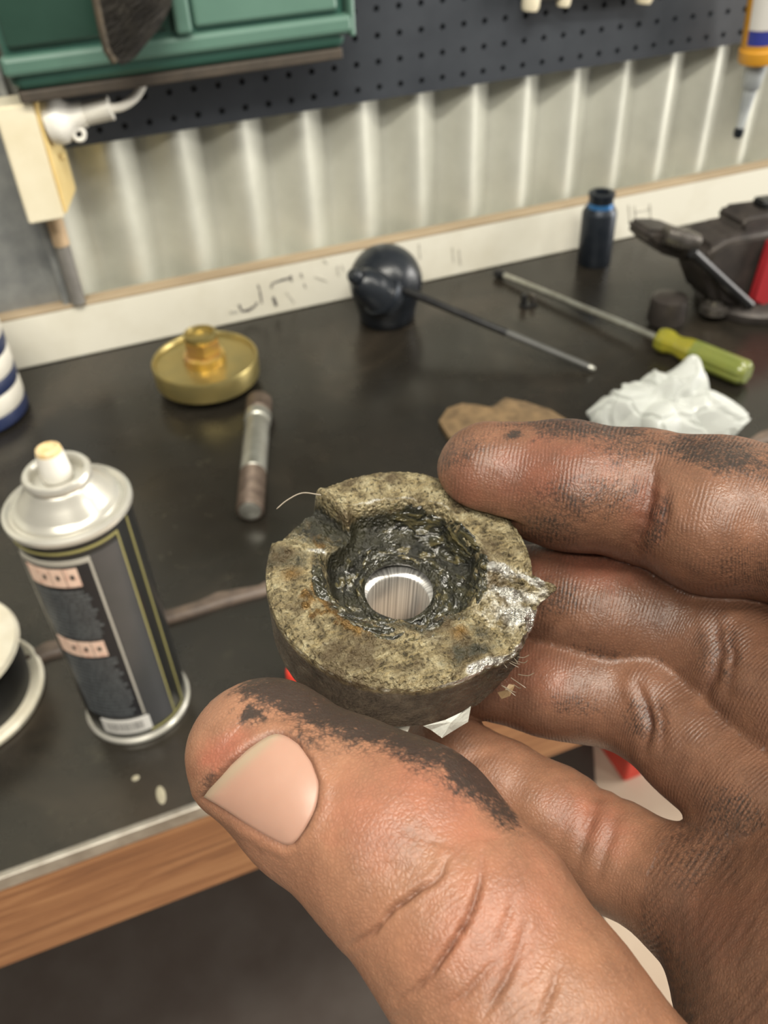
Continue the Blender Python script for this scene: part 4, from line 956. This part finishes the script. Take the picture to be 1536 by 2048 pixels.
def build_hand():
    H = 0.55; B = 8
    lo = np.array([-32.0, -182.0, 62.0]); hi = np.array([118.0, 18.0, 176.0])
    nb = np.ceil((hi-lo)/(H*B)).astype(int); n = nb*B+1
    cg = np.stack(np.meshgrid(*[np.arange(k) for k in nb], indexing='ij'), -1).reshape(-1, 3)
    cc_ = lo+(cg+0.5)*H*B
    dcv = hand_sdf(cc_); G = np.full(tuple(n), 50.0, np.float32)
    # coarse sign everywhere, fine values near the skin
    for ax3 in range(1):
        big = np.repeat(np.repeat(np.repeat(dcv.reshape(tuple(nb)).astype(np.float32), B, 0), B, 1), B, 2); G[:-1, :-1, :-1] = big
    keep = np.abs(dcv) < H*B*0.87*1.25+1.5
    off = np.stack(np.meshgrid(*[np.arange(B+1)]*3, indexing='ij'), -1).reshape(-1, 3)
    kc = cg[keep]
    for s in range(0, len(kc), 600):
        ii = (kc[s:s+600, None, :]*B+off[None]).reshape(-1, 3)
        G[ii[:, 0], ii[:, 1], ii[:, 2]] = hand_sdf(lo+ii*H)
    G[0], G[-1], G[:, 0], G[:, -1], G[:, :, 0], G[:, :, -1] = 5, 5, 5, 5, 5, 5
    S_ = G < 0
    cnt = np.zeros(tuple(np.array(G.shape)-1), np.uint8)
    for dx in (0, 1):
        for dy in (0, 1):
            for dz in (0, 1): cnt += S_[dx:S_.shape[0]-1+dx, dy:S_.shape[1]-1+dy, dz:S_.shape[2]-1+dz]
    act = np.argwhere((cnt > 0) & (cnt < 8)); idx = np.full(cnt.shape, -1, np.int32); idx[tuple(act.T)] = np.arange(len(act))
    pos = np.zeros((len(act), 3)); num = np.zeros(len(act))
    cr8 = [(0, 0, 0), (1, 0, 0), (0, 1, 0), (1, 1, 0), (0, 0, 1), (1, 0, 1), (0, 1, 1), (1, 1, 1)]
    for a in range(8):
        for b_ in range(a+1, 8):
            A, Bq = np.array(cr8[a]), np.array(cr8[b_])
            if np.abs(A-Bq).sum() != 1: continue
            va_ = G[tuple((act+A).T)]; vb = G[tuple((act+Bq).T)]; m_ = (va_ < 0) != (vb < 0)
            t = np.where(m_, va_/(va_-vb+1e-12), 0); pos += np.where(m_[:, None], A+(Bq-A)*t[:, None], 0); num += m_
    V = lo+(act+pos/num[:, None])*H
    F = []
    for ax3 in range(3):
        e = np.zeros(3, int); e[ax3] = 1; u = np.zeros(3, int); u[(ax3+1) % 3] = 1; w_ = np.zeros(3, int); w_[(ax3+2) % 3] = 1
        sl = [slice(1, -1)]*3; sl[ax3] = slice(0, -1); s2 = list(sl); s2[ax3] = slice(1, None)
        a_, b_ = S_[tuple(sl)], S_[tuple(s2)]
        for flip, mask in ((False, a_ & ~b_), (True, ~a_ & b_)):
            g = np.argwhere(mask); base = g.copy()
            for k in range(3):
                if k != ax3: base[:, k] += 1
            q = np.stack([idx[tuple((base-u-w_).T)], idx[tuple((base-w_).T)], idx[tuple(base.T)], idx[tuple((base-u).T)]], 1)
            F.append(q[:, ::-1] if flip else q)
    F = np.concatenate(F); F = F[(F >= 0).all(1)]
    def grad(V):
        e = 0.15; g = np.stack([hand_sdf(V+np.array(o)*e)-hand_sdf(V-np.array(o)*e) for o in ((1, 0, 0), (0, 1, 0), (0, 0, 1))], 1)
        return g/np.maximum(np.linalg.norm(g, axis=1), 1e-9)[:, None]
    Nn = grad(V); inside_wall = (V[:, 1] > lo[1]+1.5)
    # finer net over the visible thumb, where folds and nail edges are narrow
    _, ds = hand_sdf(V, True); pxa = 768+FPX*V[:, 0]/V[:, 2]; pya = 1024-FPX*V[:, 1]/V[:, 2]
    mk = (ds.argmin(1) == 4) & ((Nn*V).sum(1) < 0) & (pxa > 340) & (pxa < 1300) & (pya > 1340) & (pya < 2080)
    me = bpy.data.meshes.new('hand'); fill_mesh(me, V, F); bm = bmesh.new(); bm.from_mesh(me); bm.verts.ensure_lookup_table()
    sel = [e for e in bm.edges if mk[e.verts[0].index] and mk[e.verts[1].index]]
    bmesh.ops.subdivide_edges(bm, edges=sel, cuts=1, use_grid_fill=True); bmesh.ops.recalc_face_normals(bm, faces=bm.faces)
    bm.to_mesh(me); bm.free(); V = np.empty(len(me.vertices)*3, np.float32); me.vertices.foreach_get('co', V); V = V.reshape(-1, 3).astype(float)
    Nn = grad(V); V = V-Nn*np.where(V[:, 1] > lo[1]+1.5, np.clip(hand_sdf(V), -H, H), 0)[:, None]
    _, ds = hand_sdf(V, True); own = ds.argmin(1)
    px = 768+FPX*V[:, 0]/V[:, 2]; py = 1024-FPX*V[:, 1]/V[:, 2]
    front = (Nn*V).sum(1) < 0.15*np.linalg.norm(V, axis=1)
    # distance along each finger
    axl = np.zeros(len(V))
    for k, nme in enumerate(NAMES[:-1]):
        m_ = own == k; P_ = V[m_]; best = np.full(len(P_), 1e9); val = np.zeros(len(P_)); acc = 0.0; ch = HAND[nme]
        wsum = np.zeros(len(P_))
        for (a, ra), (b_, rb) in zip(ch[:-1], ch[1:]):
            L = np.linalg.norm(b_-a); ab = (b_-a)/L; traw = (P_-a)@ab; e, t = cone(P_, a, ra, b_, rb)
            w_ = np.exp(-np.clip(e-0, -5, 30)/1.2); val += w_*(acc+np.clip(traw, -12, L+4)); wsum += w_; acc += L
        axl[m_] = val/np.maximum(wsum, 1e-9)
    m_ = own == 5; axl[m_] = (V[m_]@np.array([0.75, -0.55, -0.3]))
    K = {n_: i for i, n_ in enumerate(NAMES)}
    dirt_shade = np.zeros(len(V)); red = np.zeros(len(V)); crs = np.zeros(len(V)); disp = np.zeros(len(V))
    nzv = fbm(V*0.35+3, 4); nz2 = fbm(V*0.9+13, 3)
    GR = {'index': 0.62, 'middle': 0.74, 'ring': 0.70, 'pinky': 0.28, 'thumb': 0.22, 'palm': 0.80}  # grime per finger, with shade on middle, ring and palm painted in
    wt = np.exp(-(ds-ds.min(1)[:, None])/1.6); wt /= wt.sum(1)[:, None]
    grime_shade = wt@np.array([GR[n_] for n_ in NAMES])+0.22*nzv
    def blob(arr, o_, cx, cy, rx, ry, ang, st, edge=0.35):
        rx, ry = (rx*1.12, ry*1.35)
        c, s = math.cos(math.radians(ang)), math.sin(math.radians(ang)); u = ((px-cx)*c+(py-cy)*s)/rx; v_ = (-(px-cx)*s+(py-cy)*c)/ry
        q = np.sqrt(u*u+v_*v_)+edge*nz2+0.25*nzv; val = st*sstep(1.5, 0.25, q)*((own == K[o_]) & front); np.maximum(arr, val, out=arr)
    for a in (('index', 1180, 848, 170, 30, 2, .75), ('index', 1430, 905, 130, 34, 12, .8), ('index', 1170, 1000, 130, 40, -6, .5), ('index', 925, 905, 70, 26, -30, .5), ('index', 1028, 870, 22, 9, -10, .95, .1),
              ('index', 1310, 1050, 26, 60, 20, .6), ('index', 1250, 880, 90, 40, 5, .55), ('index', 1100, 1060, 70, 40, 0, .5), ('index', 1500, 1150, 120, 60, 20, .35),
              ('thumb', 585, 1385, 110, 44, 12, 1.0), ('thumb', 500, 1432, 34, 16, -5, 1.0, .8), ('thumb', 700, 1428, 130, 46, 18, 1.0), ('thumb', 830, 1478, 130, 44, 28, 1.0), ('thumb', 940, 1545, 110, 38, 40, 1.0), ('thumb', 1000, 1610, 60, 22, 55, .8),
              ('thumb', 420, 1560, 40, 14, -50, .45), ('thumb', 620, 1470, 50, 30, 20, .45),
              ('middle', 1110, 1195, 60, 34, 0, .5), ('middle', 1240, 1330, 120, 30, 12, .5), ('middle', 1440, 1300, 60, 60, 0, .4), ('middle', 1200, 1110, 120, 24, 4, .3),
              ('ring', 1150, 1410, 60, 20, 5, .45), ('ring', 1290, 1440, 50, 40, 40, .5), ('ring', 1470, 1640, 90, 50, 40, .5), ('palm', 1400, 1700, 120, 70, -40, .4), ('palm', 1330, 1960, 60, 160, -15, .4)):  # ring finger blobs paint in shade as well as dirt
        blob(dirt_shade, *a)
    for a in (('index', 1090, 935, 130, 50, -8, .8), ('index', 1290, 1010, 40, 60, 0, .6), ('middle', 1200, 1130, 160, 40, 5, .8), ('ring', 1060, 1340, 90, 50, 10, .5), ('thumb', 450, 1500, 60, 26, -40, .9), ('thumb', 860, 1600, 120, 60, 30, .5), ('thumb', 760, 1640, 90, 70, 0, .45), ('thumb', 1000, 1850, 110, 140, 40, .35), ('pinky', 1180, 1640, 90, 40, 30, .5), ('index', 930, 960, 50, 50, 0, .5), ('palm', 1420, 1850, 90, 60, 0, .4)):
        blob(red, *a)
    def crease(o_, pts, wpx, dep, bulge=0.0, dark=1.0):
        d = seg_dist(px, py, pts); m2 = (own == K[o_]) & front
        tps = np.ones(len(V))
        arc = np.zeros(len(V)); bd = np.full(len(V), 1e9); acc = 0.0
        for (x0, y0), (x1, y1) in zip(pts[:-1], pts[1:]):
            L = math.hypot(x1-x0, y1-y0); t = np.clip(((px-x0)*(x1-x0)+(py-y0)*(y1-y0))/L**2, 0, 1); dq = np.hypot(px-x0-t*(x1-x0), py-y0-t*(y1-y0))
            arc = np.where(dq < bd, acc+t*L, arc); bd = np.minimum(bd, dq); acc += L
        tps = np.sin(np.clip(arc/acc, 0.02, 0.98)*PI)**0.7*(0.75+0.5*nz2); wv = wpx*(0.65+0.5*tps)
        g = np.exp(-(d/wv)**2)*m2*tps; disp[:] -= 0.30*dep*np.exp(-(d/(wpx*3.2))**2)*m2*tps; np.subtract(disp, 1.25*dep*g, out=disp); np.maximum(crs, g*dark, out=crs)
        if bulge: np.add(disp, bulge*np.exp(-((d-2.6*wpx)/(1.6*wpx))**2)*m2, out=disp)
    crease('thumb', [(966, 1705), (962, 1750), (952, 1796), (934, 1840), (911, 1878), (861, 1951), (830, 1980), (793, 2001)], 6, 0.75, 0.10, 0.9)
    crease('thumb', [(893, 1718), (884, 1745), (870, 1762), (839, 1778), (784, 1818), (747, 1864), (702, 1891)], 5.5, 0.65, 0.10, 0.9)
    crease('thumb', [(1050, 1850), (1042, 1890), (1020, 1945), (970, 2030)], 7, 0.35, 0.06, 0.5)
    crease('thumb', [(1120, 1920), (1105, 1980), (1070, 2060)], 7, 0.3, 0.05, 0.4)
    crease('thumb', [(1030, 1790), (1015, 1840), (990, 1900)], 6, 0.22, 0.04, 0.35)
    crease('thumb', [(860, 2030), (930, 1990), (985, 1925)], 6, 0.25, 0.05, 0.35)
    crease('thumb', [(770, 1620), (800, 1660), (850, 1680), (900, 1690)], 9, 0.12, 0.0, 0.15)
    crease('thumb', [(700, 1760), (760, 1730), (830, 1735)], 8, 0.12, 0.0, 0.15)
    crease('index', [(1310, 930), (1300, 990), (1285, 1050), (1262, 1098)], 11, 0.9, 0.25, 0.7)
    crease('index', [(1335, 960), (1330, 1030), (1322, 1090)], 9, 0.3, 0.1, 0.3)
    crease('middle', [(1430, 1230), (1440, 1290), (1430, 1350), (1400, 1400)], 10, 0.6, 0.2, 0.6)
    crease('middle', [(1460, 1250), (1465, 1320), (1455, 1390)], 8, 0.4, 0.1, 0.4)
    crease('ring', [(1275, 1370), (1292, 1410), (1300, 1455), (1290, 1500)], 8, 0.6, 0.2, 0.6)
    crease('ring', [(1310, 1385), (1325, 1440), (1325, 1500)], 7, 0.3, 0.1, 0.4)
    crease('pinky', [(1205, 1560), (1185, 1620), (1170, 1680), (1150, 1740)], 9, 0.4, 0.15, 0.3)
    crease('pinky', [(1245, 1600), (1225, 1660), (1205, 1720), (1190, 1780)], 9, 0.3, 0.1, 0.25)
    # nail bed and the folds around it
    npl = np.array(NAIL); cxy = npl.mean(0)
    def inpoly(x, y):
        r = np.zeros(len(x), bool); m2 = len(npl)
        for i in range(m2):
            x0, y0 = npl[i]; x1, y1 = npl[(i+1) % m2]; c_ = ((y0 > y) != (y1 > y)) & (x < (x1-x0)*(y-y0)/(y1-y0+1e-9)+x0); r ^= c_
        return r
    dn = seg_dist(px, py, [tuple(q) for q in npl]+[tuple(npl[0])]); ins = inpoly(px, py); mth = (own == K['thumb']) & front
    near_n = mth & (np.hypot(px-cxy[0], py-cxy[1]) < 330)
    sd_ = np.where(ins, -dn, dn)
    disp += np.where(near_n, -0.55*sstep(8, -8, sd_)+0.30*np.exp(-((sd_-16)/13)**2), 0)
    crs = np.maximum(crs, np.where(near_n, 0.6*np.exp(-((sd_-1)/5)**2), 0))
    disp += 0.10*nzv+0.04*nz2
    V2 = V+Nn*disp[:, None]
    W = cam_to_world(V2)
    root = np.array([float(x) for x in cam_to_world(J(1700, 2800, 84))]); Wl = W-root
    me.vertices.foreach_set('co', Wl.astype(np.float32).ravel()); me.update()
    bm = bmesh.new(); bm.from_mesh(me); bmesh.ops.recalc_face_normals(bm, faces=bm.faces); bm.to_mesh(me); bm.free()
    ridge = np.array([1.0, 1.0, 1.0, 0.45, 0.55, 0.9])[own]
    ridge = ridge*np.where((own == K['thumb']), sstep(640, 1000, px)*0.9+0.15, 1.0)
    for nm_, arr in (('skin', np.stack([dirt_shade, red, crs, np.clip(grime_shade, 0, 1)], 1)),):
        a = me.attributes.new(nm_, 'FLOAT_COLOR', 'POINT'); a.data.foreach_set('color', arr.astype(np.float32).ravel())
    a = me.attributes.new('axial', 'FLOAT', 'POINT'); a.data.foreach_set('value', axl.astype(np.float32))
    a = me.attributes.new('ridge', 'FLOAT', 'POINT'); a.data.foreach_set('value', ridge.astype(np.float32))
    o = link('hand', me, skin_material(), None, True); o.location = tuple(root)
    tag(o, 'grease stained right hand pinching the broken bearing carrier', 'hand')
    return o, root
NAIL = [(407, 1594), (428, 1566), (460, 1530), (500, 1496), (540, 1471), (566, 1470), (596, 1488), (622, 1522), (637, 1565), (632, 1612), (612, 1654), (590, 1684), (572, 1690), (540, 1676), (496, 1650), (448, 1618)]
def skin_material():
    m, nt, b = new_mat('greasy_skin')
    at = N(nt, 'ShaderNodeAttribute', attribute_name='skin'); sp = N(nt, 'ShaderNodeSeparateColor'); lk(nt, at.outputs['Color'], sp.inputs[0])
    ax_ = N(nt, 'ShaderNodeAttribute', attribute_name='axial').outputs['Fac']; rg_ = N(nt, 'ShaderNodeAttribute', attribute_name='ridge').outputs['Fac']
    v = objco(nt); big = noise(nt, 75, 5, 0.6, v); mid = noise(nt, 260, 5, 0.6, v); fine = noise(nt, 1500, 2, 0.55, v); warp = noise(nt, 95, 3, 0.5, v)
    ph = math_(nt, 'MULTIPLY', math_(nt, 'ADD', ax_, math_(nt, 'MULTIPLY', warp, 1.6)), 2*PI/0.66)
    ph = math_(nt, 'ADD', ph, math_(nt, 'MULTIPLY', mid, 1.6))
    rid = math_(nt, 'ADD', math_(nt, 'MULTIPLY', math_(nt, 'SINE', ph), 0.5), 0.5)
    brk = ramp(nt, mid, [(0.40, (0.05, 0.05, 0.05)), (0.66, (1, 1, 1))]).outputs[0]
    rid = math_(nt, 'MULTIPLY', math_(nt, 'MULTIPLY', rid, rg_), brk)
    vor = N(nt, 'ShaderNodeTexVoronoi', feature='DISTANCE_TO_EDGE'); setv(vor, Scale=1900.0); lk(nt, v, vor.inputs['Vector'])
    cell = math_(nt, 'MULTIPLY', vor.outputs['Distance'], 1.6, True)
    base = ramp(nt, big, [(0.3, (0.27, 0.127, 0.074)), (0.7, (0.335, 0.168, 0.098))]).outputs[0]
    c = mix(nt, math_(nt, 'MULTIPLY', sp.outputs['Green'], 0.75), base, (0.34, 0.095, 0.062))
    gm = math_(nt, 'ADD', at.outputs['Alpha'], math_(nt, 'MULTIPLY', math_(nt, 'SUBTRACT', mid, 0.5), 0.7)); 
    gm = math_(nt, 'ADD', gm, math_(nt, 'MULTIPLY', math_(nt, 'SUBTRACT', big, 0.5), 0.8), True)
    c = mix(nt, math_(nt, 'MULTIPLY', gm, 0.85), c, (0.100, 0.047, 0.029))
    groove = math_(nt, 'MULTIPLY', math_(nt, 'SUBTRACT', rg_, rid, True), gm)
    c = mix(nt, math_(nt, 'MULTIPLY', groove, 0.40, True), c, (0.050, 0.027, 0.018))
    c = mix(nt, math_(nt, 'MULTIPLY', math_(nt, 'SUBTRACT', 0.35, cell, True), math_(nt, 'ADD', gm, 0.25)), c, (0.07, 0.034, 0.022))
    dm = math_(nt, 'ADD', sp.outputs['Red'], math_(nt, 'MULTIPLY', math_(nt, 'SUBTRACT', fine, 0.5), 1.1)); dm = math_(nt, 'ADD', dm, math_(nt, 'MULTIPLY', math_(nt, 'SUBTRACT', mid, 0.5), 0.7))
    dm = math_(nt, 'ADD', dm, math_(nt, 'MULTIPLY', math_(nt, 'SUBTRACT', 0.35, cell), 0.40)); dm = math_(nt, 'SUBTRACT', dm, math_(nt, 'MULTIPLY', rid, 0.25))
    mr = N(nt, 'ShaderNodeMapRange', interpolation_type='SMOOTHSTEP'); setv(mr, From_Min=0.18, From_Max=0.95); lk(nt, dm, mr.inputs[0])
    dmask = math_(nt, 'MULTIPLY', mr.outputs[0], math_(nt, 'MULTIPLY', sp.outputs['Red'], 3.0, True))
    c = mix(nt, math_(nt, 'MULTIPLY', dmask, 0.92), c, (0.022, 0.018, 0.016))
    c = mix(nt, math_(nt, 'MULTIPLY', sp.outputs['Blue'], 0.80, True), c, (0.060, 0.022, 0.016))
    lk(nt, c, b.inputs['Base Color'])
    b.inputs['Subsurface Weight'].default_value = 0.12; b.inputs['Subsurface Radius'].default_value = (1.0, 0.35, 0.2); b.inputs['Subsurface Scale'].default_value = 0.0012
    r = math_(nt, 'ADD', 0.45, math_(nt, 'MULTIPLY', math_(nt, 'SUBTRACT', mid, 0.5), 0.35)); r = math_(nt, 'SUBTRACT', r, math_(nt, 'MULTIPLY', gm, 0.08)); lk(nt, r, b.inputs['Roughness'])
    b.inputs['Specular IOR Level'].default_value = 0.42
    h = math_(nt, 'ADD', math_(nt, 'MULTIPLY', rid, 0.40), math_(nt, 'MULTIPLY', fine, 0.45)); h = math_(nt, 'ADD', h, math_(nt, 'MULTIPLY', mid, 0.25)); h = math_(nt, 'ADD', h, math_(nt, 'MULTIPLY', cell, 0.30))
    bump(nt, b, h, 0.5, 0.00032); return m
hand, HROOT = build_hand()
# thumbnail plate, cast onto the thumb surface and flattened a little
def build_nail():
    npl = np.array(NAIL, float); c = npl.mean(0); bp = np.array([q for q in bez(list(npl)+[npl[0]], 5)])[:-1]; n = len(bp); S_ = np.linspace(0, 1, 15)
    pts = np.array([c+(q-c)*max(s, 0.02) for s in S_ for q in bp]); sv = np.repeat(S_, n)
    d = np.full(len(pts), 70.0); dr = np.stack([(pts[:, 0]-768)/FPX, -(pts[:, 1]-1024)/FPX, np.ones(len(pts))], 1); ln = np.linalg.norm(dr, axis=1)
    for _ in range(60): d += hand_sdf(dr*d[:, None])/ln*0.9
    x, y = (pts[:, 0]-c[0])/100, (pts[:, 1]-c[1])/100; ok = d < 135
    A = np.stack([np.ones_like(x), x, y, x*x, x*y, y*y], 1); co, *_ = np.linalg.lstsq(A[ok], d[ok], rcond=None); df = A@co
    dd = np.where(ok, 0.35*d+0.65*df, df)
    front = dd-0.32*(1-sv**6)+0.10; back = dd+0.55
    v, f = [], []
    for arr in (front, back): v += list(cam_to_world(dr*arr[:, None])-HROOT)
    m_ = len(pts)
    for k_ in (0, 1):
        for j in range(len(S_)-1):
            for i in range(n):
                q = (i+1) % n; a = k_*m_+j*n+i; b_ = k_*m_+j*n+q; fc = (a, b_, b_+n, a+n); f.append(fc if k_ == 0 else fc[::-1])
        f.append(tuple(k_*m_+i for i in range(n)))
    e = (len(S_)-1)*n
    for i in range(n): q = (i+1) % n; f.append((e+i, m_+e+i, m_+e+q, e+q))
    o = pydata('thumbnail', v, f, None, hand, True)
    me = o.data; bm = bmesh.new(); bm.from_mesh(me); bmesh.ops.recalc_face_normals(bm, faces=bm.faces); bm.to_mesh(me); bm.free()
    # free edge mask: distance to the distal edge line
    p0, p1 = np.array((407, 1594.)), np.array((545, 1468.)); t = (p1-p0)/np.linalg.norm(p1-p0); nrm = np.array([-t[1], t[0]])
    dist = np.abs((pts-p0)@nrm); a = me.attributes.new('free_edge', 'FLOAT', 'POINT'); vals = np.exp(-(dist/13)**2); a.data.foreach_set('value', np.concatenate([vals, vals]).astype(np.float32))
    m, nt, b = new_mat('nail'); at = N(nt, 'ShaderNodeAttribute', attribute_name='free_edge').outputs['Fac']; vv = objco(nt)
    base = ramp(nt, noise(nt, 90, 4, 0.5, vv), [(0.3, (0.35, 0.200, 0.145)), (0.7, (0.40, 0.235, 0.175))]).outputs[0]
    lk(nt, mix(nt, math_(nt, 'MULTIPLY', at, 0.75), base, (0.30, 0.25, 0.17)), b.inputs['Base Color']); setv(b, Roughness=0.42)
    b.inputs['Subsurface Weight'].default_value = 0.1; b.inputs['Subsurface Scale'].default_value = 0.001
    bump(nt, b, noise(nt, 500, 3, 0.5, vv), 0.08, 0.0003); me.materials.append(m)
    o['label'] = 'pale pink thumbnail with a greyish free edge'
build_nail()
